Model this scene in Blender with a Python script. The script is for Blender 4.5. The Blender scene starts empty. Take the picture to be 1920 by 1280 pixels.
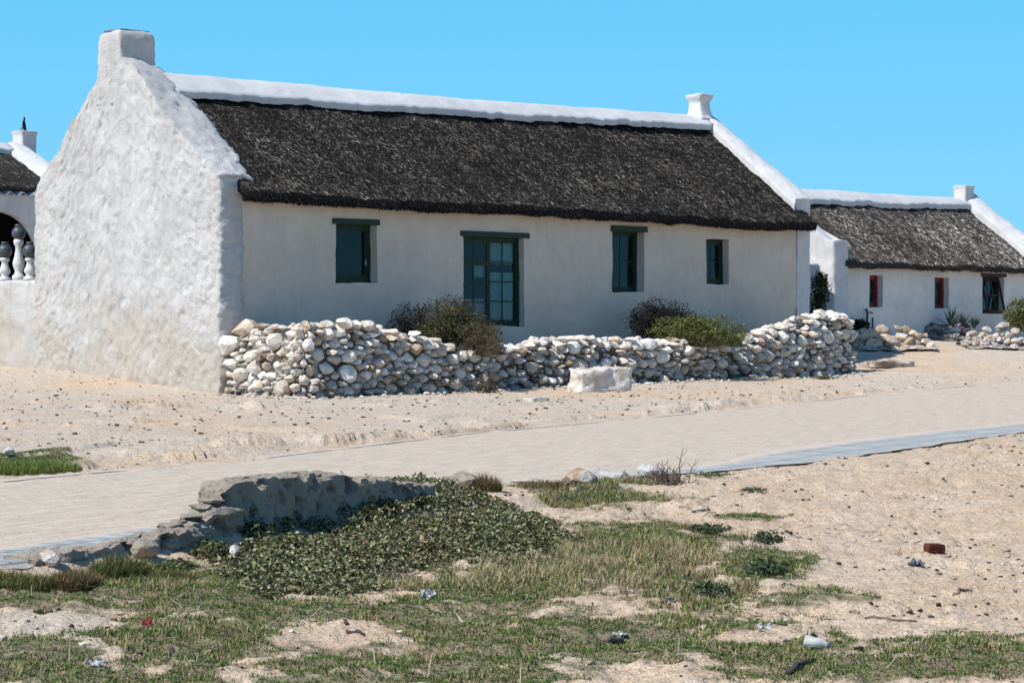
import bpy, bmesh, math, random
import numpy as np
from mathutils import Vector, Matrix
random.seed(7); RNG = np.random.default_rng(11)
scene = bpy.context.scene
COL = scene.collection
# ------------------------------------------------------------------ photo geometry (recovered perspective)
F, H, HV = 4620., 1.4, 610.
CX, CY = -6.01, 50.5                      # near corner of the big cottage
ANG = math.atan2(.698, .716)
D2 = np.array([math.cos(ANG), math.sin(ANG)]); G2 = np.array([-D2[1], D2[0]])

# ------------------------------------------------------------------ noise
_P = np.random.default_rng(5).permutation(256).astype(np.int64); _P = np.concatenate([_P, _P, _P])
_G = np.random.default_rng(6).normal(size=(256, 3)); _G /= np.linalg.norm(_G, axis=1)[:, None]
def noise(p):
    p = np.asarray(p, float); i = np.floor(p).astype(np.int64); f = p - i; i &= 255
    w = f*f*f*(f*(f*6-15)+10)
    out = 0
    for dx in (0, 1):
        for dy in (0, 1):
            for dz in (0, 1):
                h = _P[_P[_P[(i[..., 0]+dx) & 255]+((i[..., 1]+dy) & 255)]+((i[..., 2]+dz) & 255)]
                g = _G[h]
                d = (g*(f-np.array([dx, dy, dz]))).sum(-1)
                wx = w[..., 0] if dx else 1-w[..., 0]
                wy = w[..., 1] if dy else 1-w[..., 1]
                wz = w[..., 2] if dz else 1-w[..., 2]
                out = out+d*wx*wy*wz
    return out*1.5
def fbm(p, oct=3, lac=2.1, gain=.5):
    p = np.asarray(p, float); a = 1; s = 0
    for k in range(oct):
        s = s+a*noise(p+k*17.3); p = p*lac; a *= gain
    return s
def n2(x, y, sc, seed=0., oct=3):
    return fbm(np.stack([x*sc+seed, y*sc+seed*1.7, np.zeros_like(x)+seed*.31+.5], -1), oct)
def vnoise(P, sc, oct=2):
    return np.stack([fbm(P*sc+o, oct) for o in (3.1, 41.7, 87.3)], -1)
def smooth(a, b, x):
    t = np.clip((x-a)/(b-a), 0, 1); return t*t*(3-2*t)

# ------------------------------------------------------------------ terrain
ctl = [(-6, 50.5, 0), (-4.2, 48.7, -.05), (1.05, 53.8, .06), (8.5, 61.1, .21), (12, 54, .16), (7, 33.7, -.02), (12, 33, 0), (16, 45, .1),
       (-10.7, 55.3, .44), (-12, 56.6, .44), (-14, 58, .55), (-14, 50, .25), (-9, 50.5, .14), (0, 40, .0), (-7, 34, 0), (-14, 34, .05), (0, 58, .3), (5, 66, .5),
       (8.65, 68, .9), (16, 78, .97), (10.2, 65.5, .62), (9.3, 62, .29), (13.3, 65, .58), (15, 60, .36), (30, 64, .6), (24, 90, 1.1), (-30, 60, .9), (-20, 75, 1.1), (-20, 95, 1.4),
       (60, 110, .9), (-60, 120, 1.2), (0, 120, 1.0), (0, 400, 1.0), (400, 300, 1.), (-400, 300, 1.), (3, 47, 0), (-2, 44, 0), (6, 50, .05)]
for yy in (-60, -10, 2, 8, 12, 16, 20, 25, 29):
    for xx in (-.6, -.2, 0, .2, .6):
        ctl.append((xx*max(abs(yy), 8), yy, 0))
CT = np.array(ctl); 
def _ker(r2): return -np.sqrt(r2+4.)
_A = _ker(((CT[:, None, :2]-CT[None, :, :2])**2).sum(-1)); _n = len(CT)
_M = np.zeros((_n+1, _n+1)); _M[:_n, :_n] = _A; _M[:_n, _n] = 1; _M[_n, :_n] = 1
_W = np.linalg.solve(_M, np.concatenate([CT[:, 2], [0]]))
def hbase(x, y):
    x = np.asarray(x, float); y = np.asarray(y, float); o = np.full(x.shape, _W[_n])
    for k in range(_n):
        o = o+_W[k]*_ker((x-CT[k, 0])**2+(y-CT[k, 1])**2)
    return o
OX, OY = -2.99, 14.4
_l = math.hypot(5.01, 9.6); E2 = np.array([5.01/_l, 9.6/_l]); N2 = np.array([-E2[1], E2[0]])
def roadco(x, y):
    return (x-OX)*E2[0]+(y-OY)*E2[1], (x-OX)*N2[0]+(y-OY)*N2[1]
def hlow(x, y):                            # smooth landform without small relief
    z = hbase(x, y)
    a, w = roadco(x, y)
    drop = smooth(.05, -.25, w)*(1-smooth(6.0, 11.5, a))
    return z-.11*drop
_YS = np.geomspace(4, 400, 1800)
def gp0(u, v, fn=None):                    # first point of the ground seen along a ray
    fn = fn or hlow; ray = H+(HV-v)*_YS/F
    d = ray-fn((u-960)/F*_YS, _YS); i = int(np.argmax(d <= 0)) if (d <= 0).any() else len(d)-1
    i = max(i, 1); k = d[i-1]/(d[i-1]-d[i]) if d[i-1] != d[i] else 0; Y = _YS[i-1]+k*(_YS[i]-_YS[i-1])
    return (u-960)/F*Y, Y, H+(HV-v)*Y/F
UPPER = [(-260, 930), (0, 905), (180, 888), (480, 862), (690, 837), (900, 812), (1150, 790), (1300, 776), (1500, 755), (1700, 734), (1920, 713), (2150, 697)]
LOWER = [(-330, 1140), (60, 1056), (350, 990), (640, 945), (900, 915), (1150, 897), (1350, 884), (1500, 870), (1700, 843), (1920, 811), (2250, 775)]
UPW = np.array([gp0(*p) for p in UPPER]); LOW = np.array([gp0(*p) for p in LOWER])
def _poly_d(P, x, y):                      # signed distance-ish to a polyline (positive on its left)
    best = np.full(x.shape, 1e9); sg = np.zeros(x.shape)
    for i in range(len(P)-1):
        a, b = P[i, :2], P[i+1, :2]; d = b-a; L = d@d
        t = ((x-a[0])*d[0]+(y-a[1])*d[1])/L
        lo = -1e3 if i == 0 else 0; hi = 1e3 if i == len(P)-2 else 1
        t = np.clip(t, lo, hi)
        dx = x-a[0]-t*d[0]; dy = y-a[1]-t*d[1]; q = dx*dx+dy*dy
        m = q < best; best = np.where(m, q, best); sg = np.where(m, np.sign(d[0]*dy-d[1]*dx), sg)
    return np.sqrt(best)*sg
LIPS = [np.array([gp0(*p) for p in L_]) for L_ in ([(195, 858), (262, 865), (335, 861)], [(430, 846), (560, 839), (700, 830), (850, 817), (960, 805)], [(1235, 779), (1410, 760), (1540, 747), (1668, 733)], [(240, 766), (330, 762), (480, 769)], [(480, 770), (540, 768)], [(40, 800), (110, 806)])]
def _seg_d(P, x, y):
    best = np.full(x.shape, 1e9); sg = np.zeros(x.shape)
    for i in range(len(P)-1):
        a, b = P[i, :2], P[i+1, :2]; d = b-a; t = np.clip(((x-a[0])*d[0]+(y-a[1])*d[1])/(d@d), 0, 1)
        dx = x-a[0]-t*d[0]; dy = y-a[1]-t*d[1]; q = dx*dx+dy*dy; m = q < best
        best = np.where(m, q, best); sg = np.where(m, np.sign(d[0]*dy-d[1]*dx), sg)
    return np.sqrt(best)*sg
def roadmask(x, y):
    du = _poly_d(UPW, x, y); dl = _poly_d(LOW, x, y)
    return du, dl
def height(x, y):
    x = np.asarray(x, float); y = np.asarray(y, float)
    z = hlow(x, y)
    du, dl = roadmask(x, y)
    on = smooth(.1, -.25, du)*smooth(-.1, .25, dl)
    near = smooth(200, 60, y)*smooth(2, 6, np.hypot(x, y))
    nb = n2(x, y, .9, 3.3, 2)
    rel = .028*n2(x, y, .55, 1.2, 2)+.02*n2(x, y, 2.1, 5.1, 3)+.012*n2(x, y, 9., 8.4, 3)
    # eroded lips in the sand beyond the road
    lip = 0
    for off, amp, sd in ((.45, .06, 2.2), (2.6, .05, 7.7), (5.6, .06, 15.9)):
        d = du-off-1.1*n2(x, y, .35, sd, 2)-.10*n2(x, y, 1.6, sd+1, 2)
        gate = smooth(.12, .34, n2(x, y, .42, sd+4, 2))
        lip = lip+amp*smooth(0, .06, d)*smooth(2.2, .1, d)*gate
    for q, L_ in enumerate(LIPS):
        d = _seg_d(L_, x, y)+.12*n2(x, y, 1.6, 50.+q, 2); gate = smooth(-.12, .12, n2(x, y, 1.1, 60.+q, 3))
        lip = lip+.085*smooth(0, .05, d)*smooth(1.1, .1, d)*gate
    beyond = smooth(.05, .2, du)*smooth(66, 56, y)
    # rougher clods on the near side
    fore = smooth(-.1, -.5, dl)*smooth(40, 24, y)
    rel = rel*(1+.5*fore)+.02*fore*np.maximum(0, n2(x, y, 5.5, 21.2, 2))
    hol = np.maximum(0, n2(x, y, 1.3, 31., 2)-.25)*-.09*fore
    return z+near*((1-on)*(rel+hol)+lip*beyond)-.016*on*near
def gp(u, v): return gp0(u, v, height)
def proj(x, y, z): return 960+F*x/y, HV+F*(H-z)/y
def hz(x, y): return float(height(np.array([x]), np.array([y]))[0])

# ------------------------------------------------------------------ mesh helpers
def npmesh(name, V, Fs, mats, col=None, smooth_=True, parent=None, mi=None, uv=None):
    me = bpy.data.meshes.new(name)
    V = np.asarray(V, float)
    if not isinstance(Fs, (list, tuple)): Fs = [Fs]
    Fs = [np.asarray(f, np.int64) for f in Fs if len(f)]
    me.vertices.add(len(V)); me.vertices.foreach_set('co', V.ravel())
    lv = np.concatenate([f.ravel() for f in Fs]); lt = np.concatenate([np.full(len(f), f.shape[1]) for f in Fs])
    ls = np.concatenate([[0], np.cumsum(lt)[:-1]])
    me.loops.add(len(lv)); me.loops.foreach_set('vertex_index', lv)
    me.polygons.add(len(lt)); me.polygons.foreach_set('loop_start', ls); me.polygons.foreach_set('loop_total', lt)
    me.polygons.foreach_set('use_smooth', np.full(len(lt), bool(smooth_)))
    if mi is not None: me.polygons.foreach_set('material_index', np.asarray(mi, np.int32))
    me.update(calc_edges=True)
    if col is not None:
        at = me.attributes.new('Col', 'FLOAT_COLOR', 'POINT')
        c = np.ones((len(V), 4)); c[:, :3] = col; at.data.foreach_set('color', c.ravel())
    if uv is not None:
        ul = me.uv_layers.new(name='UVMap'); ul.data.foreach_set('uv', np.asarray(uv)[lv].ravel())
    for m in (mats if isinstance(mats, (list, tuple)) else [mats]): me.materials.append(m)
    o = bpy.data.objects.new(name, me); COL.objects.link(o)
    if parent: o.parent = parent
    return o
class MB:
    """collects vertices and faces of one mesh"""
    def __init__(s): s.V = []; s.Q = []; s.T = []; s.C = []; s.n = 0
    def add(s, V, Q=None, T=None, c=None):
        V = np.asarray(V, float); s.V.append(V)
        if Q is not None and len(Q): s.Q.append(np.asarray(Q)+s.n)
        if T is not None and len(T): s.T.append(np.asarray(T)+s.n)
        cc = np.ones((len(V), 3))*.5
        if c is not None: cc[:] = c
        s.C.append(cc); s.n += len(V)
    def box(s, x0, x1, y0, y1, z0, z1, c=None):
        V = [(x, y, z) for x in (x0, x1) for y in (y0, y1) for z in (z0, z1)]
        Q = [(0, 1, 3, 2), (4, 6, 7, 5), (0, 4, 5, 1), (2, 3, 7, 6), (0, 2, 6, 4), (1, 5, 7, 3)]
        s.add(V, Q, None, c)
    def tube(s, pts, rad, n=6, c=None):
        pts = np.asarray(pts, float); m = len(pts); rad = np.ones(m)*rad
        V = []
        for i in range(m):
            t = pts[min(i+1, m-1)]-pts[max(i-1, 0)]; t = t/(np.linalg.norm(t)+1e-9)
            a = np.cross(t, [0, 0, 1.]) if abs(t[2]) < .9 else np.cross(t, [1., 0, 0]); a /= np.linalg.norm(a); b = np.cross(t, a)
            for k in range(n):
                q = 2*math.pi*k/n; V.append(pts[i]+rad[i]*(math.cos(q)*a+math.sin(q)*b))
        Q = [(i*n+k, i*n+(k+1) % n, (i+1)*n+(k+1) % n, (i+1)*n+k) for i in range(m-1) for k in range(n)]
        T = [(0, (k+1) % n, k) for k in range(1, n-1)]+[((m-1)*n, (m-1)*n+k, (m-1)*n+k+1) for k in range(1, n-1)]
        s.add(V, Q, T, c)
    def lathe(s, cx, cy, prof, n=16, c=None):
        V = []; m = len(prof)
        for r, z in prof:
            for k in range(n):
                q = 2*math.pi*k/n; V.append((cx+r*math.cos(q), cy+r*math.sin(q), z))
        Q = [(i*n+k, i*n+(k+1) % n, (i+1)*n+(k+1) % n, (i+1)*n+k) for i in range(m-1) for k in range(n)]
        T = [(0, k+1, k) for k in range(1, n-1)]+[((m-1)*n, (m-1)*n+k, (m-1)*n+k+1) for k in range(1, n-1)]
        s.add(V, Q, T, c)
    def build(s, name, mats, parent=None, smooth_=False):
        V = np.concatenate(s.V); Fs = []
        if s.Q: Fs.append(np.concatenate(s.Q))
        if s.T: Fs.append(np.concatenate(s.T))
        return npmesh(name, V, Fs, mats, np.concatenate(s.C), smooth_, parent)
def gridQ(nr, nc, off=0, closed=False):
    r = np.arange(nr-1)[:, None]; c = np.arange(nc if closed else nc-1)[None, :]
    c1 = (c+1) % nc
    return np.stack([r*nc+c, r*nc+c1, (r+1)*nc+c1, (r+1)*nc+c], -1).reshape(-1, 4)+off
def tag(o, label=None, cat=None, group=None, kind=None):
    if label: o['label'] = label
    if cat: o['category'] = cat
    if group: o['group'] = group
    if kind: o['kind'] = kind
    return o
def empty(name, loc, rz=0., label=None, cat=None, group=None):
    o = bpy.data.objects.new(name, None); COL.objects.link(o); o.location = loc; o.rotation_euler = (0, 0, rz)
    o.empty_display_size = .2
    return tag(o, label, cat, group)

# ------------------------------------------------------------------ materials
def mat(name):
    m = bpy.data.materials.new(name); m.use_nodes = True; nt = m.node_tree; nt.nodes.clear()
    out = nt.nodes.new('ShaderNodeOutputMaterial'); b = nt.nodes.new('ShaderNodeBsdfPrincipled')
    nt.links.new(b.outputs[0], out.inputs[0]); b.inputs['Roughness'].default_value = .9
    b.inputs['Specular IOR Level'].default_value = .2
    return m, nt, b
class NT:
    def __init__(s, nt): s.nt = nt
    def n(s, t, **k):
        nd = s.nt.nodes.new(t)
        for a, v in k.items(): setattr(nd, a, v)
        return nd
    def l(s, a, b): s.nt.links.new(a, b)
    def coord(s, kind='Object'): return s.n('ShaderNodeTexCoord').outputs[kind]
    def map(s, vec, sc):
        m = s.n('ShaderNodeMapping'); s.l(vec, m.inputs[0]); m.inputs['Scale'].default_value = sc if isinstance(sc, tuple) else (sc,)*3
        return m.outputs[0]
    def noise(s, vec, sc, det=4, rough=.55, out='Fac'):
        t = s.n('ShaderNodeTexNoise'); s.l(vec, t.inputs['Vector']); t.inputs['Scale'].default_value = sc
        t.inputs['Detail'].default_value = det; t.inputs['Roughness'].default_value = rough; return t.outputs[out]
    def ramp(s, fac, stops):
        r = s.n('ShaderNodeValToRGB'); s.l(fac, r.inputs[0]); e = r.color_ramp.elements
        while len(e) < len(stops): e.new(.5)
        for i, (p, c) in enumerate(stops):
            e[i].position = p; e[i].color = (c if isinstance(c, tuple) else (c,)*3)+(1,)
        return r.outputs[0]
    def mix(s, fac, a, b, bt='MIX'):
        m = s.n('ShaderNodeMix', data_type='RGBA', blend_type=bt)
        for sock, v in ((m.inputs[0], fac), (m.inputs[6], a), (m.inputs[7], b)):
            if isinstance(v, (int, float)): sock.default_value = v
            elif isinstance(v, tuple): sock.default_value = v+(1,)
            else: s.l(v, sock)
        return m.outputs[2]
    def math(s, op, a, b=0.):
        m = s.n('ShaderNodeMath', operation=op)
        for sock, v in ((m.inputs[0], a), (m.inputs[1], b)):
            if isinstance(v, (int, float)): sock.default_value = v
            else: s.l(v, sock)
        return m.outputs[0]
    def bump(s, hgt, dist, strength=1., prev=None):
        b = s.n('ShaderNodeBump'); s.l(hgt, b.inputs['Height']); b.inputs['Distance'].default_value = dist; b.inputs['Strength'].default_value = strength
        if prev is not None: s.l(prev, b.inputs['Normal'])
        return b.outputs[0]
    def attr(s, name='Col', out='Color'):
        a = s.n('ShaderNodeAttribute'); a.attribute_name = name; return a.outputs[out]
def plaster(name, white=(.80, .79, .77), cream=(.66, .60, .52), stain=(.40, .34, .29), lowz=2.4, bounce_tint=0., grain=.012, bumpy=1., amount=.5, mott=.2):
    m, nt, b = mat(name); N = NT(nt); co = N.coord()
    sx = N.n('ShaderNodeSeparateXYZ'); N.l(co, sx.inputs[0])
    big = N.noise(co, .9, 5, .6)
    c = N.mix(N.ramp(big, [(.38, 0.), (.68, 1.)]), white, tuple(w*.80 for w in white))
    mo = N.ramp(N.noise(N.map(co, (1., 1.3, .8)), 4.5, 7, .7), [(.40, 1.), (.60, 0.)])
    c = N.mix(N.math('MULTIPLY', mo, mott), c, tuple(w*.66 for w in white))
    # worn, beige lower part of the limewash
    low = N.math('ADD', N.math('MULTIPLY', sx.outputs[2], -1./lowz), N.math('MULTIPLY', N.noise(co, 1.1, 6, .62), 1.9))
    lowm = N.ramp(low, [(.28, 0.), (.75, 1.)])
    c = N.mix(N.math('MULTIPLY', lowm, amount), c, cream)
    if bounce_tint:  # paints bounced sunlight into the wall colour, tan growing towards the eaves
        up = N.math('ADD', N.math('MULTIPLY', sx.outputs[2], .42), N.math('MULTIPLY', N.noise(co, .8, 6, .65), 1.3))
        c = N.mix(N.math('MULTIPLY', N.ramp(up, [(.95, 0.), (1., .02), (1.0, 1.)] if False else [(.55, 0.), (1., 1.)]), bounce_tint), c, (.54, .44, .34))
    st = N.ramp(N.noise(co, 2.7, 8, .68), [(.56, 0.), (.70, 1.)])
    c = N.mix(N.math('MULTIPLY', N.math('MULTIPLY', st, lowm), .75*amount), c, stain)
    streak = N.ramp(N.noise(N.map(co, (3.5, 3.5, .5)), 1.6, 5, .6), [(.52, 0.), (.8, 1.)])
    c = N.mix(N.math('MULTIPLY', streak, .30*amount+.06), c, tuple(x*.85 for x in stain))
    pits = N.ramp(N.noise(co, 21., 3, .7), [(.66, 0.), (.76, 1.)])
    c = N.mix(N.math('MULTIPLY', pits, .35), c, stain)
    N.l(c, b.inputs['Base Color'])
    n1 = N.bump(N.noise(co, 9., 6, .7), .02*bumpy, .7)
    n2_ = N.bump(N.noise(co, 38., 4, .65), grain, .8, n1)
    N.l(n2_, b.inputs['Normal']); b.inputs['Roughness'].default_value = .92
    return m
M_GABLE = plaster('limewash_rough', white=(.68, .67, .655), cream=(.55, .49, .42), lowz=3.2, grain=.05, bumpy=2.0, amount=.85, mott=.30)
M_WALL = plaster('limewash_smooth', white=(.82, .76, .675), cream=(.66, .59, .505), lowz=2.5, bounce_tint=.5, grain=.012, bumpy=.9, amount=.45, mott=.38)
M_CAP = plaster('limewash_bright', white=(.67, .67, .67), cream=(.70, .67, .63), lowz=1.0, grain=.012, bumpy=1., amount=.25, mott=.3)
M_FAR = plaster('limewash_far', white=(.74, .72, .68), cream=(.66, .62, .56), lowz=1.5, grain=.006, bumpy=.3, amount=.2)

def attrmat(name, rough=.85, bumpsc=None, bumpd=.01, vary=0., spec=.2, sheen=None, transl=0.):
    m, nt, b = mat(name); N = NT(nt); c = N.attr(); co = N.coord()
    if vary:
        c = N.mix(1., c, N.ramp(N.noise(co, vary, 5, .65), [(.3, .55), (.7, 1.3)]), 'MULTIPLY')
    N.l(c, b.inputs['Base Color']); b.inputs['Roughness'].default_value = rough; b.inputs['Specular IOR Level'].default_value = spec
    if bumpsc: N.l(N.bump(N.noise(co, bumpsc, 5, .6), bumpd, .8), b.inputs['Normal'])
    if transl:
        t = N.n('ShaderNodeBsdfTranslucent'); N.l(c, t.inputs[0]); mx = N.n('ShaderNodeMixShader'); mx.inputs[0].default_value = transl
        N.l(b.outputs[0], mx.inputs[1]); N.l(t.outputs[0], mx.inputs[2]); N.l(mx.outputs[0], nt.nodes['Material Output'].inputs[0])
    return m
M_LEAF = attrmat('leaf', .75, spec=.12, transl=.2)
M_BLADE = attrmat('grass_blade', .75, transl=.2)
M_STRAW = attrmat('thatch_straw', .9)
M_WOODY = attrmat('woody_stem', .9)
M_PLAIN = attrmat('painted', .55)
M_PEB = attrmat('pebble', .9)
def stonemat(name):
    m, nt, b = mat(name); N = NT(nt); co = N.coord(); c = N.attr()
    v = N.noise(co, 5., 6, .65)
    c = N.mix(N.ramp(v, [(.42, 0.), (.62, 1.)]), c, N.mix(1., c, (.80, .70, .58), 'MULTIPLY'))
    dark = N.ramp(N.noise(co, 13., 5, .7), [(.58, 0.), (.68, 1.)])
    c = N.mix(N.math('MULTIPLY', dark, .55), c, (.16, .13, .11))
    lim = N.ramp(N.noise(co, 3.3, 5, .6), [(.5, 0.), (.62, 1.)])
    c = N.mix(N.math('MULTIPLY', lim, .5), c, (.72, .71, .70))
    N.l(c, b.inputs['Base Color'])
    nn = N.bump(N.noise(co, 11., 5, .62), .05, .8); nn = N.bump(N.noise(co, 50., 3, .6), .012, .7, nn)
    N.l(nn, b.inputs['Normal']); b.inputs['Roughness'].default_value = .93
    return m
M_STONE = stonemat('limewashed_stone')
def simple(name, c, rough=.6, spec=.4, vary=.25, sc=6., bump=None):
    m, nt, b = mat(name); N = NT(nt); co = N.coord()
    cc = N.mix(N.ramp(N.noise(co, sc, 5, .6), [(.3, 0.), (.7, 1.)]), tuple(x*(1-vary) for x in c), tuple(x*(1+vary) for x in c))
    N.l(cc, b.inputs['Base Color']); b.inputs['Roughness'].default_value = rough; b.inputs['Specular IOR Level'].default_value = spec
    if bump: N.l(N.bump(N.noise(co, bump[0], 4, .6), bump[1], .7), b.inputs['Normal'])
    return m
M_GREEN = simple('green_paint', (.006, .026, .012), .6, .4, .3, 9.)
M_RED = simple('red_paint', (.16, .012, .012), .5, .4, .3, 9.)
M_BROWNP = simple('dark_brown_wood', (.035, .016, .014), .6, .3, .3, 9.)
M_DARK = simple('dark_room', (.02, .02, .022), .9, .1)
M_CURT = simple('lace_curtain', (.6, .64, .66), .9, .1, .2, 20.)
M_SLATE = simple('slate', (.12, .13, .15), .7, .3)
M_BALL = simple('grey_painted_ball', (.06, .068, .08), .45, .4, .25, 9.)
M_METAL = simple('pipe_metal', (.09, .10, .12), .5, .5)
M_IRON = simple('corrugated_iron', (.34, .38, .41), .6, .4, .25, 3.)
M_BRICK = simple('red_brick', (.11, .036, .026), .9, .1, .4, 30., (60., .006))
M_PAPER = simple('paper', (.46, .46, .45), .8, .2, .1)
M_SCRAP = simple('red_plastic', (.25, .025, .025), .6, .4, .2)
M_BLUECAP = simple('blue_cap', (.05, .07, .22), .5, .5)
M_DRIFT = simple('weathered_wood', (.48, .46, .44), .9, .1, .3, 14., (30., .01))
def glassmat():
    m, nt, b = mat('window_glass'); N = NT(nt)
    tr = N.n('ShaderNodeBsdfTransparent'); tr.inputs[0].default_value = (.62, .74, .74, 1)
    gl = N.n('ShaderNodeBsdfGlossy'); gl.inputs[0].default_value = (.9, .95, 1, 1); gl.inputs['Roughness'].default_value = .06
    fr = N.n('ShaderNodeLayerWeight'); fr.inputs[0].default_value = .5
    N.l(N.bump(N.noise(N.coord(), 3., 2), .01, .4), gl.inputs['Normal'])
    mx = N.n('ShaderNodeMixShader'); N.l(N.math('ADD', N.math('MULTIPLY', N.math('POWER', fr.outputs['Facing'], 3.), .35), .018), mx.inputs[0]); N.l(tr.outputs[0], mx.inputs[1]); N.l(gl.outputs[0], mx.inputs[2])
    N.l(mx.outputs[0], nt.nodes['Material Output'].inputs[0]); return m
M_GLASS = glassmat()
def bottlemat():
    m, nt, b = mat('clear_plastic'); b.inputs['Base Color'].default_value = (.72, .72, .71, 1); b.inputs['Roughness'].default_value = .3
    b.inputs['Transmission Weight'].default_value = .45; b.inputs['IOR'].default_value = 1.2; return m
M_BOTTLE = bottlemat()
def thatchmat(name, dark, light):
    m, nt, b = mat(name); N = NT(nt); co = N.coord()
    s1 = N.noise(N.map(co, (1., .6, .6)), 26., 5, .75)
    big = N.noise(co, .7, 4, .6)
    c = N.mix(N.ramp(s1, [(.5, 0.), (.75, 1.)]), dark, light)
    c = N.mix(1., c, N.ramp(big, [(.3, .7), (.7, 1.25)]), 'MULTIPLY')
    N.l(c, b.inputs['Base Color']); b.inputs['Roughness'].default_value = .95; b.inputs['Specular IOR Level'].default_value = .1
    N.l(N.bump(s1, .05, 1.), b.inputs['Normal']); return m
M_THATCH = thatchmat('thatch_dark', (.014, .013, .012), (.10, .095, .088))
M_THATCH2 = thatchmat('thatch_grey', (.04, .036, .032), (.20, .18, .16))

# ground: sand with soil under the grass (attribute), pale scuffs, grit
def groundmat():
    m, nt, b = mat('sand'); N = NT(nt); co = N.coord()
    a = N.n('ShaderNodeAttribute'); a.attribute_name = 'Col'; sp = N.n('ShaderNodeSeparateColor'); N.l(a.outputs['Color'], sp.inputs[0])
    big = N.noise(co, .35, 5, .6); mid = N.noise(co, 2.3, 6, .62); fine = N.noise(co, 34., 4, .7)
    c = N.mix(N.ramp(mid, [(.3, 0.), (.7, 1.)]), (.62, .46, .315), (.74, .575, .42))
    pale = N.ramp(N.math('ADD', N.math('MULTIPLY', big, .6), N.math('MULTIPLY', mid, .5)), [(.5, 0.), (.68, 1.)])
    c = N.mix(N.math('MULTIPLY', pale, .55), c, (.70, .585, .465))
    c = N.mix(N.math('MULTIPLY', sp.outputs['Green'], .85), c, N.mix(mid, (.56, .47, .37), (.73, .635, .525)))
    c = N.mix(1., c, N.ramp(fine, [(.3, .5), (.5, 1.), (.75, 1.2)]), 'MULTIPLY')
    grit = N.ramp(N.noise(co, 62., 2, .5), [(.68, 0.), (.73, 1.)])
    c = N.mix(N.math('MULTIPLY', grit, .6), c, (.14, .10, .08))
    stain = N.ramp(N.noise(co, 1.1, 6, .7), [(.6, 0.), (.75, 1.)])
    c = N.mix(N.math('MULTIPLY', stain, .25), c, (.30, .22, .16))
    soil = N.mix(N.noise(co, 17., 4, .7), (.03, .04, .014), (.17, .155, .07))
    c = N.mix(N.math('MULTIPLY', sp.outputs['Red'], .68), c, soil)
    N.l(c, b.inputs['Base Color']); b.inputs['Roughness'].default_value = .97; b.inputs['Specular IOR Level'].default_value = .1
    n1 = N.bump(N.noise(co, 9., 5, .65), .08, .8); n1 = N.bump(N.noise(co, 40., 4, .7), .03, .9, n1)
    N.l(n1, b.inputs['Normal']); return m
M_SAND = groundmat()
def roadmat():
    m, nt, b = mat('sandy_paving'); N = NT(nt)
    uv = N.coord('UV'); co = N.coord()
    br = N.n('ShaderNodeTexBrick'); N.l(uv, br.inputs['Vector']); br.inputs['Scale'].default_value = 1.
    br.inputs['Brick Width'].default_value = .21; br.inputs['Row Height'].default_value = .105; br.inputs['Mortar Size'].default_value = .008; br.inputs['Mortar Smooth'].default_value = .3
    br.inputs['Color1'].default_value = (.56, .475, .38, 1); br.inputs['Color2'].default_value = (.62, .53, .43, 1); br.inputs['Mortar'].default_value = (.40, .33, .27, 1)
    mid = N.noise(co, 1.3, 6, .65)
    sand = N.mix(N.noise(co, 4., 5, .6), (.56, .47, .365), (.66, .565, .455))
    c = N.mix(N.ramp(mid, [(.35, .05), (.7, .85)]), br.outputs['Color'], sand)
    c = N.mix(1., c, N.ramp(N.noise(co, 30., 4, .7), [(.25, .78), (.75, 1.12)]), 'MULTIPLY')
    wave = N.noise(N.map(uv, (.9, 5., 1.)), 2.2, 6, .75)
    c = N.mix(1., c, N.ramp(wave, [(.32, .72), (.68, 1.14)]), 'MULTIPLY')
    grit = N.ramp(N.noise(co, 55., 2, .5), [(.7, 0.), (.74, 1.)]); c = N.mix(N.math('MULTIPLY', grit, .5), c, (.15, .12, .10))
    N.l(c, b.inputs['Base Color']); b.inputs['Roughness'].default_value = .95; b.inputs['Specular IOR Level'].default_value = .15
    n1 = N.bump(br.outputs['Fac'], .006, -.6) if False else N.bump(N.noise(co, 14., 5, .65), .03, .6)
    N.l(N.bump(N.noise(co, 60., 3, .6), .008, .8, n1), b.inputs['Normal']); return m
M_ROAD = roadmat()
def pavermat():
    m, nt, b = mat('grey_pavers'); N = NT(nt); uv = N.coord('UV'); co = N.coord()
    br = N.n('ShaderNodeTexBrick'); N.l(uv, br.inputs['Vector']); br.inputs['Scale'].default_value = 1.; br.offset = .5
    br.inputs['Brick Width'].default_value = .24; br.inputs['Row Height'].default_value = .46; br.inputs['Mortar Size'].default_value = .014; br.inputs['Mortar Smooth'].default_value = .2
    br.inputs['Color1'].default_value = (.34, .355, .345, 1); br.inputs['Color2'].default_value = (.45, .46, .44, 1); br.inputs['Mortar'].default_value = (.15, .16, .16, 1)
    c = N.mix(1., br.outputs['Color'], N.ramp(N.noise(co, 9., 5, .65), [(.3, .82), (.7, 1.12)]), 'MULTIPLY')
    a = N.n('ShaderNodeAttribute'); a.attribute_name = 'Col'
    sandy = N.math('ADD', N.math('MULTIPLY', N.noise(co, 2.2, 6, .68), .9), N.math('MULTIPLY', a.outputs['Fac'], .75))
    c = N.mix(N.ramp(sandy, [(.55, 0.), (.78, 1.)]), c, N.mix(N.noise(co, 20., 3), (.52, .42, .34), (.60, .50, .42)))
    N.l(c, b.inputs['Base Color']); b.inputs['Roughness'].default_value = .85
    N.l(N.bump(N.noise(co, 40., 4, .6), .008, .7), b.inputs['Normal']); return m
M_PAVER = pavermat()
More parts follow.
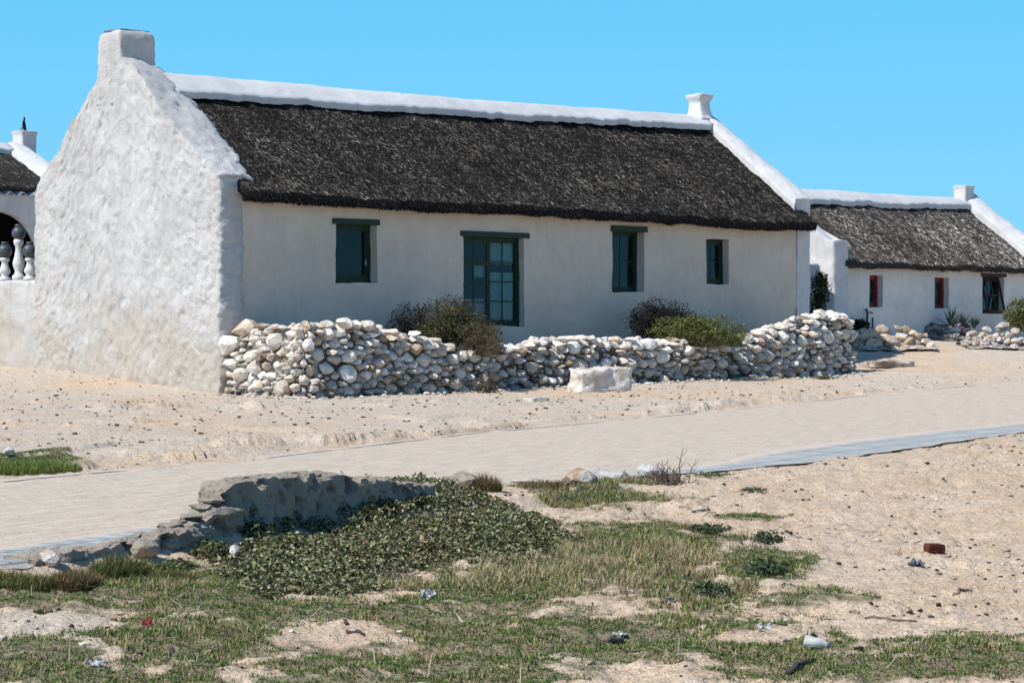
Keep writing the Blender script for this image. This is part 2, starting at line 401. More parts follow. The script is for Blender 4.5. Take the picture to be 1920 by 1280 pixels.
def ruinmat():
    m, nt, b = mat('ruin_plaster'); N = NT(nt); co = N.coord()
    c = N.mix(N.noise(co, 3., 6, .65), (.20, .175, .145), (.43, .37, .30))
    c = N.mix(N.ramp(N.noise(co, 7., 5, .7), [(.57, 0.), (.66, 1.)]), c, (.12, .10, .09))
    c = N.mix(N.math('MULTIPLY', N.ramp(N.noise(co, 2., 4, .6), [(.55, 0.), (.7, 1.)]), .5), c, (.45, .33, .24))
    N.l(c, b.inputs['Base Color']); b.inputs['Roughness'].default_value = .95
    n1 = N.bump(N.noise(co, 12., 5, .65), .05, .8); N.l(N.bump(N.noise(co, 55., 3, .6), .01, .8, n1), b.inputs['Normal']); return m
M_RUIN = ruinmat()

# ------------------------------------------------------------------ vegetation mask on the sand (ellipses in photo pixels, then noise)
PATCH = [(120, 1122, 200, 34, 1, 0), (60, 1235, 220, 55, 1, 0), (320, 1200, 190, 55, .9, .3), (360, 1105, 270, 45, .9, .5), (520, 1135, 200, 40, .9, .2), (230, 1262, 240, 40, .9, .2),
         (50, 866, 100, 22, 1.2, 0), (130, 868, 45, 9, .8, 0), (820, 1245, 430, 48, 1, 0), (900, 1165, 260, 40, 1, 0), (1060, 1190, 300, 46, 1, 0), (640, 1150, 140, 20, .7, .2), (690, 1268, 280, 25, .8, 0),
         (1000, 1095, 190, 34, .8, 1), (1170, 1065, 210, 48, 1, 1), (1120, 932, 120, 24, .9, .4), (1210, 1005, 190, 30, .9, .4), (1430, 1060, 100, 32, 1, .2), (1510, 1132, 130, 28, .9, 0), (1360, 1160, 170, 30, .8, .3),
         (1300, 1225, 280, 32, .8, 0), (1560, 1195, 110, 22, .6, .2), (1650, 1255, 300, 30, 1, 0), (1840, 1235, 160, 40, 1, 0), (1470, 1252, 200, 24, .8, 0), (1400, 966, 80, 8, .8, 0), (1085, 905, 130, 18, .9, .6),
         (760, 1090, 200, 22, .7, .8), (860, 1130, 200, 28, .8, .4), (980, 1010, 130, 50, .6, .5), (1720, 1205, 150, 14, .5, .2), (440, 1060, 90, 30, .7, .4), (1300, 1110, 150, 30, .8, .8), (2050, 1230, 200, 50, 1, 0), (-120, 1180, 150, 90, 1, 0), (1500, 1045, 60, 14, .6, 0),
         (1240, 940, 90, 14, .5, .6)]
BARE = [(100, 1168, 150, 26), (610, 1185, 120, 26), (640, 1115, 110, 14), (1170, 1130, 130, 22), (720, 1070, 90, 12), (1650, 1150, 160, 26), (480, 1262, 60, 15)]
def vegmask(x, y, z=None):
    if z is None: z = hlow(x, y)
    yy = np.maximum(y, 1.); u = 960+F*x/yy; v = HV+F*(H-z)/yy
    best = np.zeros(x.shape); dry = np.zeros(x.shape)
    for cx, cy, rx, ry, s, dr in PATCH:
        q = s*np.clip(1.25-((u-cx)/rx)**2-((v-cy)/ry)**2, 0, 1)
        dry = np.where(q > best, dr, dry); best = np.maximum(best, q)
    for cx, cy, rx, ry in BARE:
        q = np.clip(1.3-((u-cx)/rx)**2-((v-cy)/ry)**2, 0, 1); best = best*(1-q*.95)
    nz = n2(x, y, 1.5, 4.2, 4)*.8+n2(x, y, 6.5, 9.1, 4)*.75
    m = smooth(.28, .75, best+nz*(best > 0)*.75)
    return m*(y > 3), dry
COVER = np.array([(392, 1035), (425, 1000), (480, 968), (560, 940), (640, 920), (720, 906), (800, 900), (900, 908), (955, 928), (1040, 960), (1105, 1002), (1010, 1035), (900, 1055), (760, 1062), (640, 1085), (520, 1100), (430, 1085)], float)
def inpoly(P, u, v):
    c = np.zeros(u.shape, bool); j = len(P)-1
    for i in range(len(P)):
        k = ((P[i, 1] > v) != (P[j, 1] > v)) & (u < (P[j, 0]-P[i, 0])*(v-P[i, 1])/(P[j, 1]-P[i, 1]+1e-9)+P[i, 0]); c ^= k; j = i
    return c

# ------------------------------------------------------------------ ground sheet (polar grid, fine inside the view)
def build_ground():
    th_in = np.linspace(-.235, .235, 470)
    s = np.linspace(0, 1, 60)[1:]
    th_out = .235+(math.pi-.235)*s**1.8
    th = np.concatenate([-th_out[::-1], th_in, th_out[:-1]])
    r = np.concatenate([np.linspace(.6, 8.5, 16)[:-1], 8.5*np.exp(np.linspace(0, math.log(30/8.5), 330))[:-1], 30*np.exp(np.linspace(0, math.log(75/30), 260))[:-1], 75*np.exp(np.linspace(0, math.log(3000/75), 60))])
    TH, R = np.meshgrid(th, r); X = R*np.sin(TH); Y = R*np.cos(TH)
    Z = height(X.ravel(), Y.ravel()).reshape(X.shape)
    V = np.stack([X, Y, Z], -1).reshape(-1, 3); nr, nc = X.shape
    Q = gridQ(nr, nc, 0, True)
    V = np.concatenate([V, [[0, 0, hz(0, 0.)]]]); cen = len(V)-1
    T = np.stack([np.full(nc, cen), (np.arange(nc)+1) % nc, np.arange(nc)], -1)
    x, y = V[:, 0], V[:, 1]
    m, _ = vegmask(x, y, V[:, 2]); du, dl = roadmask(x, y)
    col = np.zeros((len(V), 3)); col[:, 0] = m*(y < 60)
    lx = (x-CX)*D2[0]+(y-CY)*D2[1]; lt = (x-CX)*G2[0]+(y-CY)*G2[1]
    col[:, 0] = np.maximum(col[:, 0], smooth(-2.5, -2.2, lt)*smooth(.1, .4, lx)*smooth(18.3, 17.8, lx)*(lt < 1))
    u = 960+F*x/np.maximum(y, 1); v = HV+F*(H-V[:, 2])/np.maximum(y, 1)
    g = smooth(.05, .5, du)*smooth(-.3, .35, n2(x, y, .4, 6.6, 3)+.15)
    g = np.maximum(g, (y > 0)*np.clip(1.2-((u-80)/170)**2-((v-1170)/30)**2, 0, 1))
    g = np.maximum(g, np.clip(1.3-((u-720)/430)**2-((v-758)/20)**2, 0, 1)*(y > 20))
    col[:, 1] = g
    return tag(npmesh('ground', V, [Q[:, ::-1], T[:, ::-1]], M_SAND, col, True), kind='structure')
build_ground()
def resample(P, n):
    d = np.concatenate([[0], np.cumsum(np.linalg.norm(np.diff(P[:, :2], axis=0), axis=1))]); t = np.linspace(0, d[-1], n)
    return np.stack([np.interp(t, d, P[:, 0]), np.interp(t, d, P[:, 1])], -1), t
def strip(name, A, B, n, m, lift, material, wob=0., colf=None, parent=None):
    w = np.linspace(0, 1, m)[:, None, None]
    if wob:
        for P, sd in ((A, 3.), (B, 8.)):
            k = n2(P[:, 0], P[:, 1], 1.7, sd, 3)*wob; P += (k[:, None]*N2[None, :])
    P = A[None]*(1-w)+B[None]*w
    X, Y = P[..., 0].ravel(), P[..., 1].ravel(); Z = hlow(X, Y)+lift
    a, ww = roadco(X, Y)
    c = np.zeros((len(X), 3))
    if colf is not None: c[:] = colf(X, Y, np.repeat(w.ravel(), n))[:, None]
    return npmesh(name, np.stack([X, Y, Z], -1), gridQ(m, n), material, c, True, parent, uv=np.stack([a, ww], -1))
NR = 500
La, _ = resample(LOW, NR); Ua, _ = resample(UPW, NR)
tag(strip('road', La.copy(), Ua.copy(), NR, 40, .004, M_ROAD, .05), kind='structure')
# grey paver edging along the near side of the road (two stretches, sand drifts over it)
def edging(a0, a1, wid, nm):
    ar = np.linspace(a0, a1, 240)
    la, lw = roadco(La[:, 0], La[:, 1]); base = np.interp(ar, la, lw)
    A = np.stack([OX+ar*E2[0]+(base-.0)*N2[0], OY+ar*E2[1]+(base)*N2[1]], -1)
    wd = wid(ar); B = A+wd[:, None]*N2[None]
    def cf(x, y, w): return .55*smooth(.6, 1., w)+.3*smooth(.12, 0, w)
    return tag(strip(nm, A, B, 240, 14, .009, M_PAVER, .06, cf), kind='structure')
edging(8.6, 32, lambda a: .12+1.15*smooth(8.2, 15, a), 'paving')
edging(-5, 3.4, lambda a: .15+.5*smooth(3.6, 0, a), 'paving')
# narrow raised kerb of the far side
def kerb():
    mb = MB(); n = 420; C = UPW; P, t = resample(UPW, n)
    wv = .012*n2(P[:, 0], P[:, 1], 3., 2., 2); hh = .004+.008*smooth(-.3, .3, n2(P[:, 0], P[:, 1], .5, 7., 3))
    z = hlow(P[:, 0], P[:, 1])
    rows = []
    for off, up in ((0., -.03), (.005, 1.), (.15, 1.), (.2, -.03)):
        q = P+(off+wv)[:, None]*N2[None]; rows.append(np.stack([q[:, 0], q[:, 1], z+(hh if up > 0 else up)], -1))
    V = np.concatenate(rows); uv = np.stack([np.tile(t, 4), np.repeat([0, .02, .14, .2], n)], -1)
    c = np.full((len(V), 3), .42)
    return tag(npmesh('kerb', V, gridQ(4, n), M_PAVER, c, False, uv=uv), kind='structure')
kerb()

# ------------------------------------------------------------------ cottages (local axes: x along the facade, y into the depth, z up)
def disp(V, a1, s1, a2, s2, a3=0, s3=1):
    V = V+a1*vnoise(V, s1, 2)+a2*vnoise(V, s2, 3)
    if a3: V = V+a3*vnoise(V, s3, 2)
    return V
def facade(parent, s0, s1, zb, zt, ops, material, amp=.03, dep=.36):
    def lines(a, b, st, extra):
        L = list(np.linspace(a, b, int((b-a)/st)+1)); L = [x for x in L if all(abs(x-e) > st*.35 for e in extra)]
        return np.array(sorted(L+[e for e in extra if a < e < b]))
    es = sorted({round(e, 4) for o in ops for e in (o[0], o[1])}); ez = sorted({round(e, 4) for o in ops for e in (o[2], o[3])})
    S = lines(s0, s1, .1, es); Zs = lines(zb, zt, .1, ez)
    A, B = np.meshgrid(S, Zs); V = np.stack([A, np.zeros_like(A), B], -1).reshape(-1, 3)
    nr, nc = A.shape; Q = gridQ(nr, nc)
    cs = V[Q].mean(1); keep = np.ones(len(Q), bool)
    for a, b, c, d in ops: keep &= ~((cs[:, 0] > a) & (cs[:, 0] < b) & (cs[:, 2] > c) & (cs[:, 2] < d))
    Q = Q[keep]
    Vs = [V]; Qs = [Q]; n = len(V)
    for a, b, c, d in ops:
        ss = S[(S >= a-1e-3) & (S <= b+1e-3)]; zz = Zs[(Zs >= c-1e-3) & (Zs <= d+1e-3)]
        ring = [(x, c) for x in ss]+[(b, z) for z in zz[1:]]+[(x, d) for x in ss[::-1][1:]]+[(a, z) for z in zz[::-1][1:-1]]
        m = len(ring); k = 6
        W = np.array([[(x, dep*j/(k-1), z) for x, z in ring] for j in range(k)]).reshape(-1, 3)
        Qs.append(gridQ(k, m, n, True)); Vs.append(W); n += len(W)
    V = np.concatenate(Vs)
    w = V.copy(); w[:, 1] *= .3
    V = V+amp*vnoise(w, 1.1, 2)*np.array([1, .6, 1])+amp*.35*vnoise(w, 4.3, 2)*np.array([1, .5, 1])+.006*vnoise(w, 14., 1)
    return npmesh('facade', V, np.concatenate(Qs)[:, ::-1], material, None, True, parent)
def gable(parent, so, sin_f, ztop_f, zin_f, D, zb, material, p=.03, amp=(.05, .042, .016), th=.6, res=.038, name='gable_wall', extra=()):
    """so = outer face, the body runs from so towards the roof by th; the coping reaches sin_f(t)."""
    sg = 1 if sin_f(0) > so else -1
    ts = np.unique(np.concatenate([np.linspace(-p, D+p, int(D/res)), extra]))
    r = .07
    path = [(so+sg*th, -p), (so+sg*th*.5, -p), (so+sg*.14, -p)]+[(so+sg*r*(1-math.cos(q)), -p+r*(1-math.sin(q))) for q in np.linspace(math.pi/2, 0, 4)[1:]][::1]
    path = [(so+sg*th, -p), (so+sg*th*.5, -p), (so+sg*.14, -p), (so+sg*.03, -p+.012), (so+sg*.008, -p+.035)]
    mid = [(so, t) for t in ts[(ts > -p+.07) & (ts < D+p-.07)]]
    end = [(s_, D-(t_)) for s_, t_ in path[::-1]]
    PP = np.array(path+mid+end); nz = int(4.6/res)
    zt = np.array([ztop_f(np.clip(t, 0, D)) for t in PP[:, 1]])
    k = np.linspace(0, 1, nz)[:, None]
    Zg = zb+(zt[None]-zb)*k
    V = np.stack([np.broadcast_to(PP[:, 0], Zg.shape), np.broadcast_to(PP[:, 1], Zg.shape), Zg], -1)
    nc = len(PP); Vs = [V.reshape(-1, 3)]; Qs = [gridQ(nz, nc)]; n = nz*nc
    # coping
    ct = PP[3:-3, 1]; z0 = zt[3:-3]; cs0 = PP[3:-3, 0]
    rows = []
    sin = np.array([sin_f(np.clip(t, 0, D)) for t in ct]); zin = np.array([zin_f(np.clip(t, 0, D)) for t in ct])
    kk = 14
    for j in range(kk):
        q = j/(kk-1); s_ = cs0+(sin-cs0)*q; z_ = z0+(zin-z0)*q+.07*math.sin(math.pi*min(1, q*1.05))**.7*(1 if j else 0)
        rows.append(np.stack([s_, ct, z_], -1))
    rows.append(np.stack([sin+sg*.015, ct, zin-.05], -1)); rows.append(np.stack([sin+sg*.01, ct, zin-.3], -1))
    W = np.stack(rows, 0); kr = len(rows)
    for e, sgn in ((0, -1), (-1, 1)):      # closing lip at both lower ends
        pass
    ends0 = W[:, 0].copy(); ends1 = W[:, -1].copy()
    e0 = ends0.copy(); e0[:, 1] -= .03; e0[:, 2] -= .10; e1 = ends1.copy(); e1[:, 1] += .03; e1[:, 2] -= .10
    e00 = e0.copy(); e00[:, 1] += .4; e11 = e1.copy(); e11[:, 1] -= .4
    W = np.concatenate([e00[:, None], e0[:, None], W, e1[:, None], e11[:, None]], 1)
    Vs.append(W.reshape(-1, 3)); Qs.append(gridQ(kr, W.shape[1], n)); n += W.shape[0]*W.shape[1]
    # inner face (roof-side) so the wall is a solid
    B = np.array([(so+sg*th, -p, zb), (so+sg*th, D+p, zb), (so+sg*th, D+p, ztop_f(D)-.1), (so+sg*th, D/2, ztop_f(D/2)-.5), (so+sg*th, -p, ztop_f(0)-.1)])
    Vs.append(B)
    Vv = np.concatenate(Vs)
    Vv = disp(Vv, amp[0], .9, amp[1], np.array([5.5, 4.2, 2.6]), amp[2], 10.)
    if sg < 0: Fq = np.concatenate(Qs)
    else: Fq = np.concatenate(Qs)[:, ::-1]
    return npmesh(name, Vv, [Fq, np.array([[n, n+1, n+2, n+3, n+4]])], material, None, True, parent)
def stack(parent, s0, s1, t0, t1, prof, material, name='chimney', amp=.02):
    """rounded rectangular stack; prof = [(z, grow)], ends in a flue opening"""
    ring = []
    r = .06
    for cx, cy, a0 in ((s1, t1, 0), (s0, t1, 90), (s0, t0, 180), (s1, t0, 270)):
        sx = -1 if cx == s1 else 1; sy = -1 if cy == t1 else 1
        for q in (0, 30, 60, 90):
            a = math.radians(a0+q); ring.append((cx+sx*r+r*math.cos(a), cy+sy*r+r*math.sin(a)))
        nx = {0: (s0, t1), 90: (s0, t0), 180: (s1, t0), 270: (s1, t1)}[a0]
        for f in (.25, .5, .75): ring.append((cx+(nx[0]-cx)*f, cy+(nx[1]-cy)*f)) if False else None
    ring = np.array([x for x in ring if x is not None]); cen = np.array([(s0+s1)/2, (t0+t1)/2]); half = np.array([(s1-s0)/2, (t1-t0)/2])
    # densify
    R = []
    for i in range(len(ring)):
        a, b = ring[i], ring[(i+1) % len(ring)]; m = max(1, int(np.linalg.norm(b-a)/.08))
        for k in range(m): R.append(a+(b-a)*k/m)
    R = np.array(R); rows = []
    pz = np.array([p_[0] for p_ in prof]); pg = np.array([p_[1] for p_ in prof])
    zz = np.unique(np.concatenate([np.arange(pz[0], pz[-1], .07), pz]))
    for z in zz:
        g_ = np.interp(z, pz, pg); q = cen+(R-cen)*(1+g_/half); rows.append(np.column_stack([q, np.full(len(R), z)]))
    gt = pg[-1]
    for inset, dz in ((.05, .015), (.13, .0), (.15, -.3)):
        q = cen+(R-cen)*(1+(gt-inset)/half); rows.append(np.column_stack([q, np.full(len(R), pz[-1]+dz)]))
    V = np.concatenate(rows); nr, nc = len(rows), len(R)
    V = disp(V, amp, 1.6, amp*.5, 7.)
    fl = np.arange((nr-1)*nc, nr*nc)
    return npmesh(name, V, [gridQ(nr, nc, 0, True), fl[None, :]], material, None, True, parent)
def thatch(parent, s0, s1, zr_f, ze_f, Tr, D, over, material, straw, nst, palette, seed, lightf=None, thick=.2, fat=1.):
    ns = int((s1-s0)/.09)+1; S = np.linspace(s0, s1, ns)
    cols = []
    zr = np.array([zr_f(s) for s in S]); ze = np.array([ze_f(s) for s in S])
    K = 44
    tt = np.concatenate([[.35, 0., -over+.05], [-over-.01], np.linspace(-over, Tr, K), np.linspace(Tr, D+over, 20)[1:], [D+over-.02, D-.2]])
    prof = []
    for j, s in enumerate(S):
        a, r_ = ze[j], zr[j]; sl = (r_-a-thick)/(Tr+over); sb = (r_-a-thick)/(D+over-Tr)
        z = [a+(.35+over)*sl*.98, a+over*sl*.9, a+.0, a+.03]+[a+thick+(t+over)*sl-.03*math.exp(-((t+over)/.06)**2) for t in np.linspace(-over, Tr, K)]
        z += [r_-(t-Tr)*sb for t in np.linspace(Tr, D+over, 20)[1:]]+[a, a+.2]
        prof.append(z)
    Z = np.array(prof); A = np.repeat(S[:, None], len(tt), 1); T = np.repeat(tt[None], ns, 0)
    V = np.stack([A, T, Z], -1).reshape(-1, 3)
    nn = vnoise(V, 1.3, 2)*.045+vnoise(V, 6., 2)*.022; nn[:, 0] *= .15
    V = V+nn
    nr, nc = ns, len(tt); Q = gridQ(nr, nc)
    capsA = np.arange(nc); capsB = (nr-1)*nc+np.arange(nc)
    # straws
    rg = np.random.default_rng(seed); n = nst
    s = rg.uniform(s0+.02, s1-.02, n); q = rg.uniform(0, 1, n); t = -over+q*(Tr+over)
    zi = np.interp(s, S, ze); ri = np.interp(s, S, zr); sl = (ri-zi-thick)/(Tr+over)
    base = np.stack([s, t, zi+thick+(t+over)*sl], -1); base = base+vnoise(base, 1.3, 2)*.045+vnoise(base, 6., 2)*.022*np.array([.15, 1, 1])
    L = rg.uniform(.04, .12, n)*fat; w = rg.uniform(.0028, .0065, n)*fat; ang = rg.normal(0, .38, n)
    dn = np.stack([np.sin(ang), -np.cos(ang), -np.cos(ang)*sl], -1); dn /= np.linalg.norm(dn, axis=1)[:, None]
    nor = np.stack([np.zeros(n), -sl, np.ones(n)], -1); nor /= np.linalg.norm(nor, axis=1)[:, None]
    side = np.cross(dn, nor)
    lift = rg.uniform(.0, .016, n)
    p0 = base-.3*dn*L[:, None]+nor*.0; p1 = base+.7*dn*L[:, None]+nor*lift[:, None]
    tw = side*np.cos(rg.uniform(-1, 1, n))[:, None]+nor*np.sin(rg.uniform(-1, 1, n))[:, None]
    # eave fringe
    m = int(nst*.16); s_e = rg.uniform(s0, s1, m); ze_ = np.interp(s_e, S, ze)
    b0 = np.stack([s_e, -over+rg.uniform(-.01, .16, m), ze_+rg.uniform(.0, .16, m)], -1); b0 = b0+vnoise(b0, 1.3, 2)*.045
    Le = rg.uniform(.02, .075, m); de = np.stack([rg.normal(0, .2, m), -.45+rg.normal(0, .25, m), np.full(m, -.75)], -1); de /= np.linalg.norm(de, axis=1)[:, None]
    b1 = b0+de*Le[:, None]; se = np.cross(de, [0, -1, .2]); se /= np.linalg.norm(se, axis=1)[:, None]
    P0 = np.concatenate([p0, b0]); P1 = np.concatenate([p1, b1]); SW = np.concatenate([tw*w[:, None], se*rg.uniform(.006, .013, m)[:, None]])
    SV = np.stack([P0-SW, P0+SW, P1+SW*.5, P1-SW*.5], 1).reshape(-1, 3)
    N_ = n+m; SQ = np.arange(4*N_).reshape(-1, 4)
    ci = rg.choice(len(palette), N_, p=[p_[1] for p_ in palette]); pc = np.array([p_[0] for p_ in palette])[ci]*rg.uniform(.65, 1.35, N_)[:, None]
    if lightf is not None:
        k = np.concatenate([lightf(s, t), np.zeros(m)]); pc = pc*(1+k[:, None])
    pc[:n] *= (1+.55*fbm(np.stack([s*2.6, t*.5, s*0], -1), 3)+.45*fbm(np.stack([s*.5+9, t*.9, s*0+4], -1), 3))[:, None].clip(.35, 2.2)
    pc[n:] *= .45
    cc = np.concatenate([np.full((len(V), 3), .02), np.repeat(pc, 4, 0)])
    o = npmesh('thatch_roof', np.concatenate([V, SV]), [Q[:, ::-1], capsA[None, :], capsB[None, ::-1], SQ+len(V)], [material, straw], cc, True, parent,
               mi=np.concatenate([np.zeros(len(Q)+2), np.ones(len(SQ))]))
    return o
def ridgecap(parent, s0, s1, zr_f, Tr, slope, material, w0=.72, w1=.55, top=.12):
    ns = int((s1-s0)/.08)+1; S = np.linspace(s0, s1, ns); rows = []
    for i, s in enumerate(S):
        q = (s-s0)/(s1-s0); w = w0+(w1-w0)*q
        P = np.array([[s, 0, 0]]); wv = float(fbm(P*.7+9.1, 3)[0])*.09+float(fbm(P*3.1+2.1, 2)[0])*.05
        ring = []
        zr = zr_f(s)
        for k in np.linspace(-1, 1, 21):
            ww = (w+wv) if k < 0 else w
            t = k*ww; z = zr+top-abs(t)*slope*(1-.0)-.0+(.10*slope if abs(t) < .01 else 0)
            z = zr+top+.05-slope*(math.sqrt(t*t+.03)-math.sqrt(.03))
            ring.append((s, Tr+t, z))
        a = ring[0]; b = ring[-1]
        ring = [(s, a[1]+.03, a[2]-.16), (s, a[1]-.015, a[2]-.05)]+ring+[(s, b[1]+.015, b[2]-.05), (s, b[1]-.03, b[2]-.16)]
        rows.append(ring)
    V = np.array(rows); nr, nc = V.shape[:2]; V = disp(V.reshape(-1, 3), .018, .8, .007, 4., .005, 14.)
    return npmesh('ridge_cap', V, [gridQ(nr, nc)[:, ::-1], np.arange(nc)[None], (nr-1)*nc+np.arange(nc)[None, ::-1]], material, None, True, parent)
def lintel(par, s0, s1, z0, z1, m, y0=-.03, y1=.30):
    mb = MB(); n = 10; xs = np.linspace(s0, s1, n); V = []
    for x in xs:
        d = .012*float(noise(np.array([[x*2.3, z0, 1.]]))[0])
        V += [(x, y0+d, z0+d), (x, y1, z0+d), (x, y1, z1+d*.7), (x, y0+d, z1+d*.7)]
    Q = gridQ(n, 4, 0, True); mb.add(V, np.concatenate([Q, [[0, 1, 2, 3], [4*n-1, 4*n-2, 4*n-3, 4*n-4]]])); return mb.build('lintel', m, par)
def window(root, op, m, cols, rows, label=None, y=.26, lin=None, b=.075, name='window', leaves=1, curtain=None, handle=False, transom=None):
    s0, s1, z0, z1 = op; e = .05
    mb = MB()
    mb.box(s0-e, s0+b, y-.035, y+.035, z0-e, z1+e); mb.box(s1-b, s1+e, y-.035, y+.035, z0-e, z1+e)
    mb.box(s0+b, s1-b, y-.033, y+.033, z0-e, z0+b); mb.box(s0+b, s1-b, y-.033, y+.033, z1-b*1.3, z1+e)
    fr = mb.build(name, m, root)
    if label: fr['label'] = label
    iw = (s1-s0-2*b)/leaves
    for i in range(leaves):
        a0 = s0+b+i*iw; a1 = a0+iw; st = .05
        sb = MB(); y0 = y-.018; y1 = y+.022
        zt = z1-b*1.3; zb = z0+b
        sb.box(a0+.002, a0+st, y0, y1, zb+.002, zt-.002); sb.box(a1-st, a1-.002, y0, y1, zb+.002, zt-.002)
        sb.box(a0+st, a1-st, y0+.001, y1-.001, zb+.002, zb+st+.02); sb.box(a0+st, a1-st, y0+.001, y1-.001, zt-st, zt-.002)
        R = rows[i] if isinstance(rows, (list, tuple)) else rows; cn = cols
        zs = [zb+st+.02+(zt-st-zb-st-.02)*f for f in (R if isinstance(R, np.ndarray) else np.linspace(0, 1, R+1))]
        for zz in zs[1:-1]: sb.box(a0+st, a1-st, y0+.006, y1-.006, zz-.014, zz+.014)
        if transom is not None and i == transom[0]:
            zz = zs[transom[1]]; sb.box(a0+st, a1-st, y0-.012, y1, zz-.05, zz+.05)
        for k in range(1, cn):
            xx = a0+st+(a1-a0-2*st)*k/cn; sb.box(xx-.013, xx+.013, y0+.009, y1-.009, zb+st+.02, zt-st)
        lf = sb.build('casement', m, fr)
        pb = MB(); pb.box(a0+st-.01, a1-st+.01, y-.002, y+.004, zb+st, zt-st+.01); pb.build('pane', M_GLASS, fr)
        if handle:
            hb = MB(); hb.box(a1-st*.7, a1-st*.4, y0-.03, y0-.002, (zb+zt)/2-.25, (zb+zt)/2-.13); hb.build('handle', M_PAPER, fr)
        if curtain:
            n = 40
            for (x0_, x1_, c0, c1) in curtain[i]:
                xs = np.linspace(a0+x0_*iw, a0+x1_*iw, n); yy = y+.09+.025*np.sin(xs*70+i)+.012*np.sin(xs*31)
                zt_ = zb+(zt-zb)*c1; zl = zb+(zt-zb)*c0+.02*np.sin(xs*45)
                V = [(xs[k], yy[k], z_) for z_ in (0, 1) for k in range(n)]
                V = [(xs[k], yy[k], zl[k]) for k in range(n)]+[(xs[k], yy[k], zt_) for k in range(n)]
                cb = MB(); cb.add(V, gridQ(2, n)); cb.build('curtain', M_CURT, fr, True)
    if lin: lintel(fr, *lin, m)
    # dim interior box behind the opening
    return fr
def slab(parent, name, x0, x1, y0, y1, z0, z1, m):
    mb = MB(); mb.box(x0, x1, y0, y1, z0, z1); return mb.build(name, m, parent)

# ---- the big cottage
main = empty('cottage', (CX, CY, 0), ANG, 'large whitewashed cottage with dark thatched roof, white ridge and green windows', 'cottage')
MD, MT, ML = 6.75, 3.45, 19.2
EV = [(0, 3.97), (2.65, 3.94), (5.39, 3.91), (8.68, 3.93), (10.44, 3.91), (12.27, 3.88), (14.18, 3.89), (15.17, 3.83), (16.6, 3.81), (19.3, 3.86)]
ze_m = lambda s: float(np.interp(s, [e[0] for e in EV], [e[1] for e in EV]))
zr_m = lambda s: 6.77+.012*max(0, s-10)
ops = [(3.13, 4.30, 2.32, 3.62), (6.86, 8.78, 1.38, 3.41), (11.72, 12.86, 2.19, 3.70), (15.10, 15.98, 2.43, 3.55)]
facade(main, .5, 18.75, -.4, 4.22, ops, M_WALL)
gl_pts = [(-.1, 4.45), (.13, 4.53), (1.8, 5.84), (2.98, 6.96), (3.5, 7.22), (4.3, 6.86), (4.36, 6.72), (4.97, 6.14), (5.9, 5.19), (6.43, 4.78), (6.75, 4.35)]
zg = lambda t: float(np.interp(t, [p[0] for p in gl_pts], [p[1] for p in gl_pts]))
rf = lambda t: ((6.77-4.16)/(MT+.4))*(min(t, 2*MT-t)+.4)+4.16
gable(main, 0., lambda t: .86+.17*min(t, max(0, 2*MT-t)), zg, lambda t: min(zg(t)-.02, rf(t)+.07), MD, -.4, M_GABLE, amp=(.03, .040, .028))
zg2 = lambda t: rf(t)+.16+.10*min(t, MD-t)/MT+.08
gable(main, 19.22, lambda t: 18.56+.05*t, zg2, lambda t: rf(t)+.14+.05*t*(t < MT), MD, -.4, M_CAP, p=.012, amp=(.03, .012, .005), th=.6)
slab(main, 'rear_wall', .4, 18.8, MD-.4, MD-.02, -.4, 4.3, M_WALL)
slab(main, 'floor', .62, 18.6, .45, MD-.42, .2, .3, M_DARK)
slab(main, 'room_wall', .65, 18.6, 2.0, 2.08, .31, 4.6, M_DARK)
pal = [((.009, .008, .007), .42), ((.033, .029, .025), .27), ((.10, .09, .078), .21), ((.27, .245, .215), .10)]
thatch(main, .45, 18.92, zr_m, ze_m, MT, MD, .4, M_THATCH, M_STRAW, 190000, pal, 3)
ridgecap(main, .9, 18.75, zr_m, MT, .70, M_CAP, .78, .55, .10)
ch = stack(main, .02, .98, 3.5, 4.34, [(6.2, .03), (7.2, .0), (7.55, .0), (7.66, -.02), (7.72, -.04), (7.76, -.08)], M_GABLE, amp=.035)
mb = MB(); mb.box(.12, .86, 3.6, 4.24, 7.765, 7.80); mb.build('cap_slab', M_SLATE, ch)
stack(main, 18.5, 18.98, 3.18, 3.66, [(6.6, .06), (6.95, .05), (7.1, 0.), (7.34, -.03), (7.46, .03), (7.56, .05)], M_CAP, amp=.02)
window(main, ops[0], M_GREEN, 1, 1, lin=(3.03, 4.36, 3.57, 3.69), b=.10, handle=True)
window(main, ops[1], M_GREEN, 2, [np.array([0, .235, .475, .735, 1.]), 4], lin=(6.78, 8.93, 3.40, 3.52), name='door', leaves=2, b=.06,
       curtain=[[(.1, .95, .05, .30), (.55, .95, .56, .72)], [(.05, .95, .05, .62), (.05, .95, .72, .98)]], transom=(0, 3), y=.2)
window(main, ops[2], M_GREEN, 2, 2, lin=(11.66, 12.95, 3.64, 3.78), y=.28)
window(main, ops[3], M_GREEN, 2, 2, y=.24)

